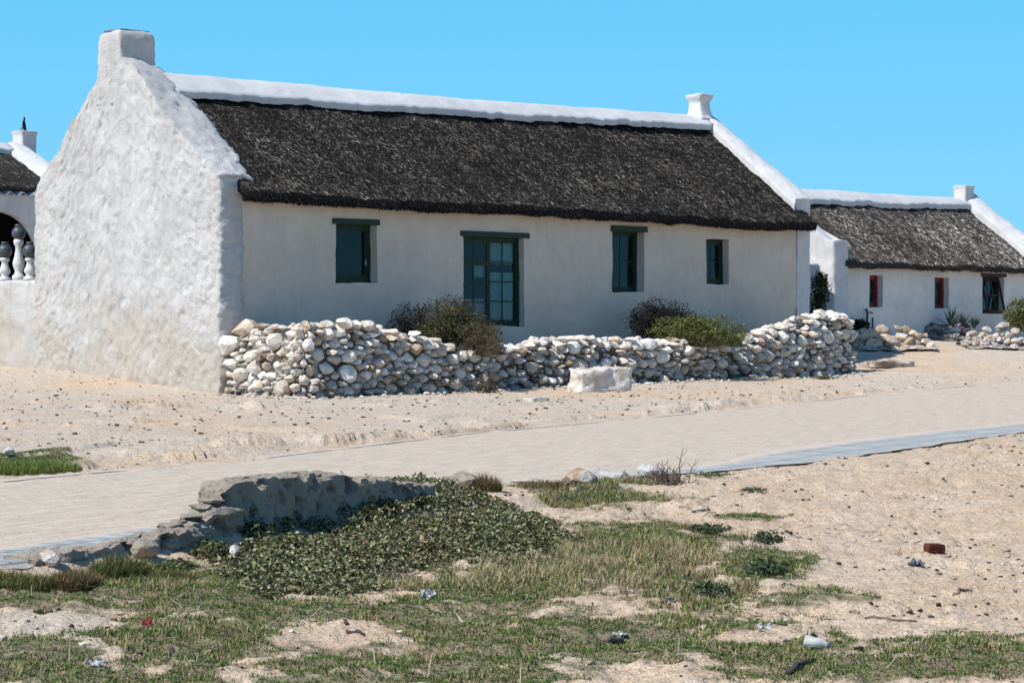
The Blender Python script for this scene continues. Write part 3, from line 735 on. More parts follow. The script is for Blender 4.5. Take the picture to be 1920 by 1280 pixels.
# ---- second cottage, further along the street
def onp(C0, t, u, v):
    k = (u-960)/F; bx = C0[0]+t*G2[0]; by = C0[1]+t*G2[1]; s = (k*by-bx)/(D2[0]-k*D2[1]); return s, H+(HV-v)*(by+s*D2[1])/F
def onsp(C0, s, u, v):
    k = (u-960)/F; bx = C0[0]+s*D2[0]; by = C0[1]+s*D2[1]; t = (k*by-bx)/(G2[0]-k*G2[1]); return t, H+(HV-v)*(by+t*G2[1])/F
C2 = ((1548-960)/F*68., 68.)
sec = empty('cottage', (C2[0], C2[1], 0), ANG, 'smaller whitewashed cottage with weathered grey thatch and red window frames', 'cottage')
D_2, T_2 = 5., 2.5
rs, rz = onp(C2, T_2, 1640, 364); es0, ez0 = onp(C2, -.3, 1570, 499); es1, ez1 = onp(C2, -.3, 1910, 511)
L2 = onp(C2, T_2, 1800, 372)[0]+.35
zr2 = lambda s: rz-.12; ze2 = lambda s: ez0+(ez1-ez0)*(s-es0)/(es1-es0)
def opx(C0, u0, v0, u1, v1):
    a, b = onp(C0, 0, u0, v0), onp(C0, 0, u1, v1); return (a[0], b[0], b[1], a[1])
ops2 = [opx(C2, 1630, 516, 1655, 576), opx(C2, 1752.5, 520, 1779, 579), opx(C2, 1842, 517, 1882, 588)]
facade(sec, .4, L2-.3, -.2, ez0+.25, ops2, M_FAR, .02)
rf2 = lambda t: ((rz-.12-ez0-.2)/(T_2+.3))*(min(t, 2*T_2-t)+.3)+ez0+.2
gable(sec, 0., lambda t: .75, lambda t: rf2(t)+.28, lambda t: rf2(t)+.14, D_2, -.2, M_CAP, p=.3, amp=(.05, .02, .006), res=.08)
gable(sec, L2+.3, lambda t: L2-.32, lambda t: rf2(t)+.38, lambda t: rf2(t)+.2, D_2, -.2, M_CAP, p=.06, amp=(.05, .02, .006), res=.08)
slab(sec, 'rear_wall', .4, L2-.3, D_2-.4, D_2-.02, -.2, ez0+.3, M_FAR)
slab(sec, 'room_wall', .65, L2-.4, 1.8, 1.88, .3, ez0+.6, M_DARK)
pal2 = [((.035, .031, .027), .36), ((.09, .082, .072), .30), ((.18, .165, .145), .22), ((.42, .385, .34), .12)]
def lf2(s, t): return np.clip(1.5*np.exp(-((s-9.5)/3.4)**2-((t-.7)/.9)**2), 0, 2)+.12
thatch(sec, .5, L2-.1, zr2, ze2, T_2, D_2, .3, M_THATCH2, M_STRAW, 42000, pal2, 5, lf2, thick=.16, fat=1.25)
ridgecap(sec, .6, L2-.3, zr2, T_2, .8, M_CAP, .55, .42, .1)
stack(sec, L2-.42, L2+.08, T_2-.25, T_2+.22, [(rz-.5, .02), (rz+.3, 0.), (rz+.42, .02)], M_CAP, amp=.02)
hs, hz_ = onp(C2, T_2, 1468, 318)
stack(sec, .1, .75, T_2-.1, T_2+.45, [(rz-.6, .0), (hz_-.1, 0.), (hz_, .02)], M_FAR, amp=.02)
window(sec, ops2[0], M_RED, 1, 2, y=.22, b=.06)
window(sec, ops2[1], M_RED, 1, 2, y=.22, b=.06)
w3 = window(sec, ops2[2], M_BROWNP, 2, 2, lin=(ops2[2][0]-.08, ops2[2][1]+.12, ops2[2][3]-.03, ops2[2][3]+.07), y=.22, b=.06)
# the top-hung frame stands open, tilted out
s0, s1, z0, z1 = ops2[2]
mb = MB()
for x0_, x1_ in ((s0+.12, s0+.18), ((s0+s1)/2, (s0+s1)/2+.05), (s1-.12, s1-.06)): mb.box(x0_, x1_, -.02, .02, -(z1-z0)+.1, 0)
for zq in (0, .45, .95): mb.box(s0+.181, s1-.121, -.018, .018, -(z1-z0-.1)*zq-.05, -(z1-z0-.1)*zq)
sh = mb.build('casement', M_BROWNP, w3); sh.location = (0, .14, z1-.1); sh.rotation_euler = (math.radians(-14), 0, 0)
# standpipe by the first red window
# ---- third house showing as a white corner past the second cottage
q3, r3 = onp(C2, 2.95, 1903, 438)
c3 = empty('cottage', (C2[0]+q3*D2[0], C2[1]+q3*D2[1], 0), ANG, 'far white house corner at right edge, beyond the second cottage gable', 'cottage')
gable(c3, .0, lambda t: .7, lambda t: r3-.62*abs(t-3), lambda t: r3-.05-.62*abs(t-3), 6., 0., M_CAP, p=.1, amp=(.06, .03, .01), res=.12, name='gable_wall')
facade(c3, .5, 8, 0., r3-2.1, [], M_FAR, .02)
thatch(c3, .5, 8, lambda s: r3-.2, lambda s: r3-2.3, 3., 6., .3, M_THATCH2, M_STRAW, 4000, pal2, 9)

# ---- house behind on the left (arched veranda, corrugated edging, thatch)
C4 = ((100-960)/F*70., 70.)
left = empty('cottage', (C4[0], C4[1], 0), ANG, 'thatched white house behind left with dark arch and a bird on its chimney', 'cottage')
# its street front runs to the left from its right-hand end (local x = 0)
e_s, e_z = onp(C4, 0, 40, 366); r_t = 2.6
r_s, r_z = onp(C4, r_t, 20, 272)
def arch_front():
    s0a, s1a = -7., .1; ac, az = onp(C4, 0, -8, 480); ar = onp(C4, 0, 66, 480)[0]-ac; top = onp(C4, 0, 0, 397)[1]
    n = 40; q = np.linspace(0, math.pi, n)
    arc = [(ac+ar*math.cos(t), az+(top-az)*math.sin(t)) for t in q]
    zb, zt = .3, e_z+.02
    V = []; Q = []
    # outer boundary matched point by point: right jamb, arch to the top edge, left jamb
    outer = [(s1a+(s0a-s1a)*i/(n-1), zt) for i in range(n)]
    inn = [(arc[0][0], zb)]+arc+[(arc[-1][0], zb)]; out = [(s1a, zb)]+outer+[(s0a, zb)]
    for y in (0., .07):
        for P in (inn, out): V += [(x, y, z) for x, z in P]
    m = len(inn)
    for i in range(m-1):
        Q += [(i, i+1, m+i+1, m+i), (2*m+i, 3*m+i, 3*m+i+1, 2*m+i+1), (i, 2*m+i, 2*m+i+1, i+1), (m+i, m+i+1, 3*m+i+1, 3*m+i)]
    V = np.array(V, float); V = V+.012*vnoise(V, 2., 2)
    npmesh('veranda_wall', V, np.array(Q), M_FAR, None, False, left)
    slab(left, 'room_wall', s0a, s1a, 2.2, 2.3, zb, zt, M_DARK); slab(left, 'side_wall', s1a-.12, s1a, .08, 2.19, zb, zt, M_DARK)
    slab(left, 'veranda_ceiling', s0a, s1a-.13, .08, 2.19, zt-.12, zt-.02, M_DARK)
    x = np.linspace(s0a, s1a+.02, 420); wv = .05*np.sin(x*2*math.pi/.40)
    rows = [np.stack([x, np.full_like(x, y_), z_+wv*k_], -1) for y_, z_, k_ in ((.7, e_z+.34, 1), (-.16, e_z+.02, 1), (-.16, e_z-.004, 1), (.7, e_z+.32, 1))]
    npmesh('corrugated_edge', np.concatenate(rows), gridQ(4, len(x)), M_IRON, None, True, left)
    xs = np.linspace(s0a, s1a, 420); wv = .03*np.sin(xs*2*math.pi/.40)
    rows = [np.stack([xs, -.07+wv, np.full_like(xs, z_)], -1) for z_ in (e_z-.0, e_z-.85)]
    keep = []
    Qg = gridQ(2, len(xs)); ctr = xs[:-1]+.5*(xs[1]-xs[0])
    lim = np.where(np.abs(ctr-ac) < ar, az+(top-az)*np.sqrt(np.maximum(0, 1-((ctr-ac)/ar)**2)), 0)
    rows[1][:, 2] = np.maximum(e_z-.85, np.interp(xs, ctr, lim)+.02)
    npmesh('corrugated_cladding', np.concatenate(rows), Qg, M_FAR, None, True, left)
arch_front()
thatch(left, -7., .05, lambda s: r_z-.1, lambda s: e_z+.1, r_t, 2*r_t, .1, M_THATCH2, M_STRAW, 9000, pal, 13, thick=.12, fat=1.3)
ridgecap(left, -7., .1, lambda s: r_z-.1, r_t, .62, M_CAP, .45, .45, .1)
rf4 = lambda t: (r_z-.1-e_z-.22)/(r_t+.1)*(min(t, 2*r_t-t)+.1)+e_z+.22
gable(left, .62, lambda t: .0, lambda t: rf4(t)+.22, lambda t: rf4(t)+.1, 2*r_t, .3, M_CAP, p=.1, amp=(.04, .02, .006), res=.1, th=.5)
gable(left, -7.3, lambda t: -6.7, lambda t: rf4(t)+.22, lambda t: rf4(t)+.1, 2*r_t, .3, M_CAP, p=.1, amp=(.04, .02, .006), res=.12, th=.5)
slab(left, 'rear_wall', -6.8, .1, 2*r_t-.3, 2*r_t-.02, .3, e_z, M_FAR)
cz = onp(C4, r_t, 45, 247)[1]; cs_ = onp(C4, r_t, 48, 260)[0]
stack(left, cs_-.28, cs_+.24, r_t-.25, r_t+.3, [(r_z-.5, .0), (cz-.12, 0.), (cz, .03)], M_CAP, amp=.015)

# pigeon on that chimney
def pigeon():
    bx, by = C4[0]+(cs_-.17)*D2[0]+r_t*G2[0], C4[1]+(cs_-.17)*D2[1]+r_t*G2[1]; bz = cz+.0
    sp = [(-.26, .0, .02, .012), (-.18, 0, .05, .03), (-.08, 0, .10, .06), (0, 0, .15, .075), (.06, 0, .21, .06), (.085, 0, .26, .04), (.10, 0, .30, .036), (.115, 0, .325, .03), (.145, 0, .32, .012), (.175, 0, .312, .004)]
    V = []; n = 10
    for i, (x, y, z, r) in enumerate(sp):
        for k in range(n):
            q = 2*math.pi*k/n; V.append((x+r*.45*math.sin(q), r*math.cos(q), z+.05+r*math.sin(q)*.9))
    mb = MB(); c = np.array([[.012, .012, .014]]); mb.add(V, gridQ(len(sp), n, 0, True), None, c)
    for y in (-.03, .03): mb.tube([(0, y, .14), (.01, y, .06), (.01, y, .0)], [.014, .009, .008], 5, (.10, .03, .03)); mb.tube([(-.03, y, .006), (.05, y, .006)], .007, 5, (.10, .03, .03))
    o = mb.build('pigeon', M_PLAIN, None, True); o.location = (bx, by, bz); o.rotation_euler = (0, math.radians(-38), math.radians(150)); o.scale = (1.05, 1.05, 1.05)
    tag(o, 'dark bird perched on top of the chimney of the house behind left', 'bird')
pigeon()

# ---- low rough wall that carries on from the gable, with ornamental balusters on it
def lowwall():
    r = empty('garden_wall', (CX, CY, 0), ANG, 'low rough whitewashed wall joining the left gable of the large cottage', 'wall')
    nz, nt_ = 46, 90; t = np.linspace(6.72, 12.5, nt_); V = []
    k = np.linspace(0, 1, nz)
    prof = [(.24, -.2+2.6*q) for q in k]+[(s, 2.44) for s in np.linspace(.27, .66, 6)]+[(.68, 2.4), (.69, -.2)]
    P = np.array([[(s, tt, z) for s, z in prof] for tt in t]).reshape(-1, 3)
    P = disp(P, .05, .9, .03, np.array([5.5, 4.2, 3.]), .012, 12.)
    npmesh('masonry', P, [gridQ(nt_, len(prof)), (nt_-1)*len(prof)+np.arange(len(prof))[None]], M_GABLE, None, True, r)
lowwall()
def baluster(u, vtop, vball0, label, scale=1., dt=.45):
    s = dt; t = None
    k = (u-960)/F; bx = CX+s*D2[0]; by = CY+s*D2[1]; t = (k*by-bx)/(G2[0]-k*G2[1]); x, y = bx+t*G2[0], by+t*G2[1]
    zt = H+(HV-vtop)*y/F; base = 2.45
    hh = zt-base; r = .16*scale
    o = empty('baluster', (x, y, base), 0, label, 'baluster', 'balusters with dark balls on the low wall')
    pb = hh-2*r
    mb = MB(); f = lambda q: pb*q
    mb.lathe(0, 0, [(.15, -.03), (.15, f(.10)), (.10, f(.14)), (.085, f(.22)), (.13, f(.34)), (.14, f(.42)), (.10, f(.58)), (.075, f(.74)), (.075, f(.84)), (.11, f(.90)), (.12, f(.97)), (.10, f(1.02))], 16, None)
    mb.build('post', M_CAP, o, True)
    mb = MB(); mb.lathe(0, 0, [(.02, pb)]+[(r*math.sin(a), pb+r-r*math.cos(a)) for a in np.linspace(.25, math.pi-.3, 12)]+[(.07, pb+2*r-.015), (.085, pb+2*r), (.08, pb+2*r+.04), (.02, pb+2*r+.045)], 20)
    mb.build('ball', M_BALL, o, True)
baluster(35, 424, 455, 'tall white baluster with dark ball, between two lower ones on the low wall', 1.)
baluster(9, 457, 482, 'short white baluster with dark ball at the left edge of the low wall', 1.05)
baluster(56, 457, 482, 'short white baluster with dark ball beside the cottage gable', 1.05)

# ------------------------------------------------------------------ dry stone wall (power-diagram stones)
def hullstone(pts, bev=.012):
    bm = bmesh.new()
    for p in pts: bm.verts.new(p)
    r = bmesh.ops.convex_hull(bm, input=bm.verts)
    junk = list({e for e in r['geom_interior']+r['geom_unused'] if isinstance(e, bmesh.types.BMVert)})
    if junk: bmesh.ops.delete(bm, geom=junk, context='VERTS')
    bmesh.ops.dissolve_limit(bm, angle_limit=.12, verts=bm.verts, edges=bm.edges)
    try: bmesh.ops.bevel(bm, geom=list(bm.edges), offset=bev, segments=2, profile=.6, affect='EDGES', clamp_overlap=True)
    except Exception: pass
    bmesh.ops.triangulate(bm, faces=bm.faces)
    bmesh.ops.recalc_face_normals(bm, faces=bm.faces)
    bm.verts.ensure_lookup_table()
    V = np.array([v.co[:] for v in bm.verts]); T = np.array([[l.index for l in f.verts] for f in bm.faces]); bm.free()
    return V, T
def clip(poly, nx, ny, c):                 # keep nx*x+ny*y <= c
    out = []
    for i in range(len(poly)):
        a, b = poly[i-1], poly[i]; da = nx*a[0]+ny*a[1]-c; db = nx*b[0]+ny*b[1]-c
        if (da <= 0) != (db <= 0):
            k = da/(da-db); out.append((a[0]+(b[0]-a[0])*k, a[1]+(b[1]-a[1])*k))
        if db <= 0: out.append(b)
    return out
def cells(l0, l1, bot, top, rmin, rmax, seed, asp=1.22, big=.25):
    rg = random.Random(seed); pts = []
    tries = 0
    while tries < 9000:
        tries += 1
        l = rg.uniform(l0, l1); b, t = bot(l), top(l)
        z = rg.uniform(b-.05, t+.25)
        r = rg.uniform(rmin, rmax)*(1.0 if rg.random() > big else 1.45)
        if tries > 4500: r = rg.uniform(rmin*.75, rmin*1.2)
        if all(((l-p[0])/asp)**2+(z-p[1])**2 > (.86*(r+p[2]))**2 for p in pts): pts.append((l, z, r))
    res = []
    for i, (l, z, r) in enumerate(pts):
        if z > top(l)-r*rg.uniform(-.25, .8) or z < bot(l): continue
        poly = [(-.6, -.6), (.6, -.6), (.6, .6), (-.6, .6)]
        poly = [(2.2*r*math.cos(a), 2.2*r*math.sin(a)) for a in np.linspace(0, 2*math.pi, 13)[:-1]]
        for j, (l2, z2, r2) in enumerate(pts):
            if j == i: continue
            dx, dz = (l2-l)/asp, z2-z; d2 = dx*dx+dz*dz
            if d2 > 1.4: continue
            poly = clip(poly, dx, dz, (d2+r*r-r2*r2)/2)
            if len(poly) < 3: break
        if len(poly) < 3: continue
        res.append((l, z, r, [(p[0]*asp, p[1]) for p in poly]))
    return res
STONECOL = [((.78, .755, .715), .54), ((.70, .65, .58), .22), ((.58, .46, .34), .09), ((.60, .59, .58), .08), ((.66, .58, .50), .06), ((.44, .33, .23), .03)]
def stonecol(rg, wash=1., low=0.):
    c = np.array(rg.choices([s[0] for s in STONECOL], [s[1] for s in STONECOL])[0])
    c = c*rg.uniform(.82, 1.12); 
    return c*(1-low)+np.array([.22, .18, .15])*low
def drystone(root, cl, path, seed, depth=.3, keep=100, part='stone', lowdirt=.85, bot=None, gap=.86, topw=None):
    rg = random.Random(seed); items = []
    for (l, z, r, poly) in cl:
        P = np.array(poly); cen = P.mean(0); ra = rg.gauss(0, .16); Q = (P-cen)*gap*rg.uniform(.9, 1.06); Q = np.stack([Q[:, 0]*math.cos(ra)-Q[:, 1]*math.sin(ra), Q[:, 0]*math.sin(ra)+Q[:, 1]*math.cos(ra)], -1)
        pr = rg.uniform(-.11, .09); pts = []
        tilt = (rg.uniform(-.25, .25), rg.uniform(-.35, .2))
        f1 = rg.uniform(.35, .72)
        def dep(q): return tilt[0]*q[0]+tilt[1]*q[1]
        m = len(Q)
        for q in Q: pts.append((q[0], q[1], -.05-.03*rg.random()+pr+.4*dep(q)))
        off = np.array([rg.uniform(-.12, .12), rg.uniform(-.12, .12)])*r
        for q in Q:
            k = f1*rg.uniform(.7, 1.3); w = q*k+off; pts.append((w[0], w[1], pr+.035+dep(w)+rg.uniform(-.02, .02)))
        pts.append((off[0], off[1], pr+.06+rg.uniform(0, .05)))
        for q in Q: pts.append((q[0]*.8, q[1]*.8, pr-depth*rg.uniform(.8, 1.)))
        try: V, T = hullstone(pts, .012 if r > .1 else .007)
        except Exception: continue
        if len(T) < 8: continue
        V = V+.016*vnoise(V+seed+l*3, 6., 3)
        L = V[:, 0]+cen[0]+l; Zz = V[:, 1]+cen[1]+z
        W = path(L, Zz, V[:, 2])
        b = bot(l) if bot else 0
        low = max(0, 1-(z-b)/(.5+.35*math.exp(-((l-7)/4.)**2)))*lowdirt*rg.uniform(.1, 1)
        items.append((r, W, T, stonecol(rg, 1, low)))
    items.sort(key=lambda a: -a[0])
    for r, W, T, c in items[:keep]:
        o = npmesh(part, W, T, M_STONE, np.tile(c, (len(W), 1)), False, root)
    rest = items[keep:]
    if rest:
        mb = MB()
        for r, W, T, c in rest: mb.add(W, None, T, c)
        o = mb.build('small_stones', M_STONE, root); o['kind'] = 'stuff'
    return len(items)
WT = 2.57                                  # distance in front of the facade
RETL, FL = 2.35, 17.7
tops = [(-2.35, 1.36), (-1.6, 1.42), (-.8, 1.44), (0, 1.45), (.9, 1.46), (2.0, 1.46), (2.35, 1.3), (3.0, 1.27), (3.6, 1.12), (4.3, 1.0), (5.5, .98), (6.4, 1.05), (6.9, 1.16), (8.2, 1.12), (9.5, 1.12), (10.5, 1.10), (11.5, 1.12), (12.8, 1.12), (13.6, 1.18), (14.2, 1.28), (15, 1.45), (15.4, 1.6), (16.6, 1.72), (17.3, 1.74), (17.7, 1.66), (18.1, 1.5), (19.2, 1.2), (20, 1.0)]
def wtop(l): return float(np.interp(l, [p[0] for p in tops], [p[1] for p in tops]))
def wxy(l):                                # path of the wall face (local x, y) and outward normal
    l = np.asarray(l, float); R = .28
    x = np.where(l < 0, .12, np.where(l > FL, FL+.12, l+.12)); y = np.where(l < 0, -WT-l, np.where(l > FL, -WT+(l-FL), -WT))
    a1 = smooth(-R, R, l); a2 = smooth(FL-R, FL+R, l)
    ang = math.pi+(a1+a2)*math.pi/2         # outward normal direction: -x, then -y, then +x
    # round the corners inward
    k1 = np.maximum(0, 1-np.abs(l)/R)**2*.09; k2 = np.maximum(0, 1-np.abs(l-FL)/R)**2*.09
    return x+k1-k2, y+k1+k2, np.cos(ang), np.sin(ang)
def wbotw(l):
    x, y, nx, ny = wxy(np.array([l])); wx = CX+x*D2[0]+y*G2[0]; wy = CY+x*D2[1]+y*G2[1]
    return float(hlow(wx, wy)[0])-.03
_bl = np.linspace(-3, 21, 200); _bv = np.array([wbotw(q) for q in _bl])
def wbot(l): return float(np.interp(l, _bl, _bv))
def wpath(L, Z, dpt):
    x, y, nx, ny = wxy(L); b = np.interp(L, _bl, _bv); lean = .10-.11*(Z-b)+.10*np.exp(-((L-8)/3.)**2)*np.clip(.5-(Z-b), 0, 1)
    d = dpt+lean
    return np.stack([x+nx*d, y+ny*d, Z], -1)
dsw = empty('dry_stone_wall', (CX, CY, 0), ANG, 'long dry stone wall of whitewashed rocks along the front of the large cottage', 'stone wall')
nst = drystone(dsw, cells(-RETL, FL+1.6, wbot, wtop, .05, .165, 4, big=.25), wpath, 9, .3, 100, bot=wbot)
print('stones', nst)
def core(root, l0, l1, path, top, bot, d0, d1, name='rubble_core', n=160):
    L = np.linspace(l0, l1, n); rows = []
    tz = np.array([top(l) for l in L])-.17; bz = np.array([bot(l) for l in L])-.1
    for d, z in ((d0, bz), (d0, tz-.05), (d0-.06, tz), (d1+.06, tz), (d1, tz-.05), (d1, bz)): rows.append(path(L, z, np.full(n, d)))
    V = np.concatenate(rows); V = V+.02*vnoise(V, 5., 2); c = np.tile([.09, .08, .07], (len(V), 1))
    npmesh(name, V, gridQ(len(rows), n), M_STONE, c, False, root)
core(dsw, -RETL, FL+1.6, wpath, wtop, wbot, -.1, -.52)
# back row of coping stones so the top is two stones deep
def rock_hull(rx, ry, rz, rg, n=26, bev=.02):
    P = []
    for _ in range(n):
        v = np.array([rg.gauss(0, 1) for _ in range(3)]); v /= np.linalg.norm(v); P.append(v*np.array([rx, ry, rz])*rg.uniform(.82, 1.05))
    V, T = hullstone(P, bev*min(rx, ry, rz)/.15); s = min(rx, ry, rz)
    return V+.1*s*vnoise(V/s+rg.uniform(0, 50), 1.2, 2), T
rgb = random.Random(77); mb = MB(); l = -RETL
while l < FL+1.4:
    r = rgb.uniform(.09, .15); V, T = rock_hull(r*1.25, r*1.05, r*.85, rgb)
    x, y, nx, ny = wxy(np.array([l])); dpt = -rgb.uniform(.33, .45)
    c = np.array([x[0]+nx[0]*dpt, y[0]+ny[0]*dpt, wtop(l)-rgb.uniform(.06, .14)])
    mb.add(V+c, None, T, stonecol(rgb)); l += r*2.0
bk = mb.build('back_row_stones', M_STONE, dsw); bk['kind'] = 'stuff'

# loose stones of a heap
def heap(name, label, cat, uvb, spots, keep=100, seed=1, tint=None, sc=1.):
    x0, y0, z0 = gp0(*uvb); r = empty(name, (x0, y0, z0), 0, label, cat); rg = random.Random(seed); under = []
    for (u, v, rad, asp) in spots:           # u,v photo position of the stone's centre, depth taken from its place in the heap
        Y = y0+rg.uniform(-.12, .12)+max(0, (uvb[1]-v))/F*y0*1.15; X = (u-960)/F*Y; Z = H+(HV-v)*Y/F
        rr = rad/F*Y*1.25
        V, T = rock_hull(rr*asp, rr*1.1, rr*.82, rg, 22)
        a = rg.uniform(-.35, .35); V = np.stack([V[:, 0]*math.cos(a)-V[:, 2]*math.sin(a), V[:, 1], V[:, 0]*math.sin(a)+V[:, 2]*math.cos(a)], -1)
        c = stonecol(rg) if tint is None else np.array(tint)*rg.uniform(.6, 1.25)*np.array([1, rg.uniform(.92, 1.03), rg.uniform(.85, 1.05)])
        gz = float(hlow(np.array([X]), np.array([Y]))[0]); under.append((X-x0, Y-y0+.12, Z-z0-rr*.3)); under.append((X-x0, Y-y0+.1, gz-z0-.1)); under.append((X-x0, Y-y0+1.2, gz-z0-.1))
        npmesh('stone', V+np.array([X-x0, Y-y0, Z-z0]), T, M_STONE, np.tile(c, (len(V), 1)), False, r)
    U = np.array(under); xs = np.linspace(U[:, 0].min(), U[:, 0].max(), 40); mb = MB(); rows = []
    tp = U[::3]; 
    for yy in np.linspace(-.3, 1.6, 14):
        row = []
        for xx in xs:
            d2 = ((tp[:, 0]-xx)/.3)**2+((tp[:, 1]-yy)/.45)**2; wgt = np.exp(-d2); gz = float(hlow(np.array([x0+xx]), np.array([y0+yy]))[0])-z0
            hh = max(0, float((wgt*(tp[:, 2]-gz)).sum()/(wgt.sum()+.08))); row.append((xx, yy, gz-.05+hh*1.0))
        rows.append(row)
    V = np.array(rows).reshape(-1, 3); V = V+.05*vnoise(V, 4., 3); cc = np.array(tint if tint is not None else (.4, .35, .3))*.55
    npmesh('rubble_core', V, gridQ(14, 40), M_STONE, np.tile(cc, (len(V), 1)), False, r)
    return r
rgh = random.Random(5)
sp = [(1657, 622, 15, 1.1), (1632, 627, 12, 1.5), (1618, 622, 9, 1.2), (1640, 645, 13, 1.25), (1670, 643, 12, 1.4), (1690, 632, 10, 1.3), (1684, 616, 7, 1.5), (1700, 617, 7, 1.3), (1712, 625, 8, 1.2), (1722, 630, 8, 1.1),
      (1705, 640, 10, 1.2), (1695, 650, 9, 1.2), (1718, 643, 8, 1.1), (1735, 640, 8, 1.2), (1745, 647, 6, 1.3), (1660, 634, 9, 1.8), (1612, 635, 10, 1.2), (1610, 648, 7, 1.2), (1728, 652, 6, 1.2), (1680, 655, 6, 1.5), (1655, 655, 5, 1.6), (1602, 628, 8, 1.1), (1735, 628, 5, 1.2), (1752, 652, 5, 1.2), (1622, 653, 6, 1.3)]
heap('rubble_pile', 'heap of pale and ochre boulders beyond the right end of the dry stone wall', 'rubble', (1680, 657), sp, seed=8, tint=(.62, .53, .42))
sp = [(1738+rgh.uniform(0, 85), 607+rgh.uniform(0, 30), rgh.uniform(4, 7), rgh.uniform(1., 1.5)) for _ in range(46)]
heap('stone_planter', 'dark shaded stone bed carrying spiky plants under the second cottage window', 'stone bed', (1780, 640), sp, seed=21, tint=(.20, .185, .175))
sp = [(1810+rgh.uniform(0, 130), 655-max(0, rgh.gauss(12, 9)), rgh.uniform(2.5, 6.5), rgh.uniform(1., 1.6)) for _ in range(90)]+[(1880, 612, 9, 1.4), (1850, 618, 7, 1.4), (1905, 622, 8, 1.2), (1840, 630, 6, 1.3), (1892, 628, 8, 1.1)]
heap('rubble_pile', 'scattered low heap of small pale stones at the far right edge', 'rubble', (1870, 655), sp, seed=22, tint=(.56, .50, .45))

# whitewashed block step in front of the wall, and a flat slab at its right end
def block(name, label, cat, u0, u1, vt, vb, dy, material, rough=.03, seed=1, col=(.66, .63, .58)):
    x0, y0, z0 = gp0((u0+u1)/2, vb); w = (u1-u0)/F*y0; h = (vb-vt)/F*y0
    n = 14
    bm = bmesh.new(); bmesh.ops.create_cube(bm, size=1); bmesh.ops.subdivide_edges(bm, edges=bm.edges, cuts=n, use_grid_fill=True)
    V = np.array([v.co[:] for v in bm.verts]); Fq = np.array([[v.index for v in f.verts] for f in bm.faces]); bm.free()
    P = np.abs(V*2)**14; V = V/np.maximum((P.sum(1))**(1/14.), 1e-6)[:, None]*np.abs(V*2).max(1)[:, None]
    V = V*np.array([w, dy, h]); V = V+rough*1.6*vnoise(V+seed, 2.2, 2)+rough*.8*vnoise(V+seed, 8., 3)
    V[:, 2] += h/2-.03
    o = npmesh(name, V, Fq, material, np.tile(col, (len(V), 1)), True)
    o.location = (x0, y0+dy/2, z0); o.rotation_euler = (0, 0, ANG*.55)
    return tag(o, label, cat)
block('stone_block', 'long whitewashed stone block lying against the foot of the dry stone wall', 'stone', 1070, 1180, 690, 735, .7, M_STONE, .05, 3)
block('flat_stone', 'flat brown slab lying on the sand right of the dry stone wall', 'stone', 1622, 1712, 676, 690, .8, M_STONE, .04, 5, (.30, .24, .19))
block('flat_stone', 'thin pale slab on the sand in front of the dry stone wall', 'stone', 988, 1024, 744, 753, .5, M_STONE, .02, 9, (.62, .6, .55))

# ------------------------------------------------------------------ plants
def leaves(mb, P, Nrm, size, asp, cols, rg, cup=.0):
    n = len(P); a = rg.normal(size=(n, 3)); a -= Nrm*(a*Nrm).sum(1)[:, None]; a /= np.linalg.norm(a, axis=1)[:, None]; b = np.cross(Nrm, a)
    s = size*rg.uniform(.6, 1.3, n)
    A = a*s[:, None]; B = b*(s*asp)[:, None]
    V = np.stack([P-A*.5, P+B*.5-A*.05+Nrm*(s*cup)[:, None], P+A*.5, P-B*.5-A*.05+Nrm*(s*cup)[:, None]], 1).reshape(-1, 3)
    mb.add(V, np.arange(4*n).reshape(-1, 4), None, np.repeat(cols, 4, 0))
def palcols(pal, n, rg, var=.3):
    i = rg.choice(len(pal), n, p=np.array([p[1] for p in pal])/sum(p[1] for p in pal)); return np.array([p[0] for p in pal])[i]*rg.uniform(1-var, 1+var, n)[:, None]
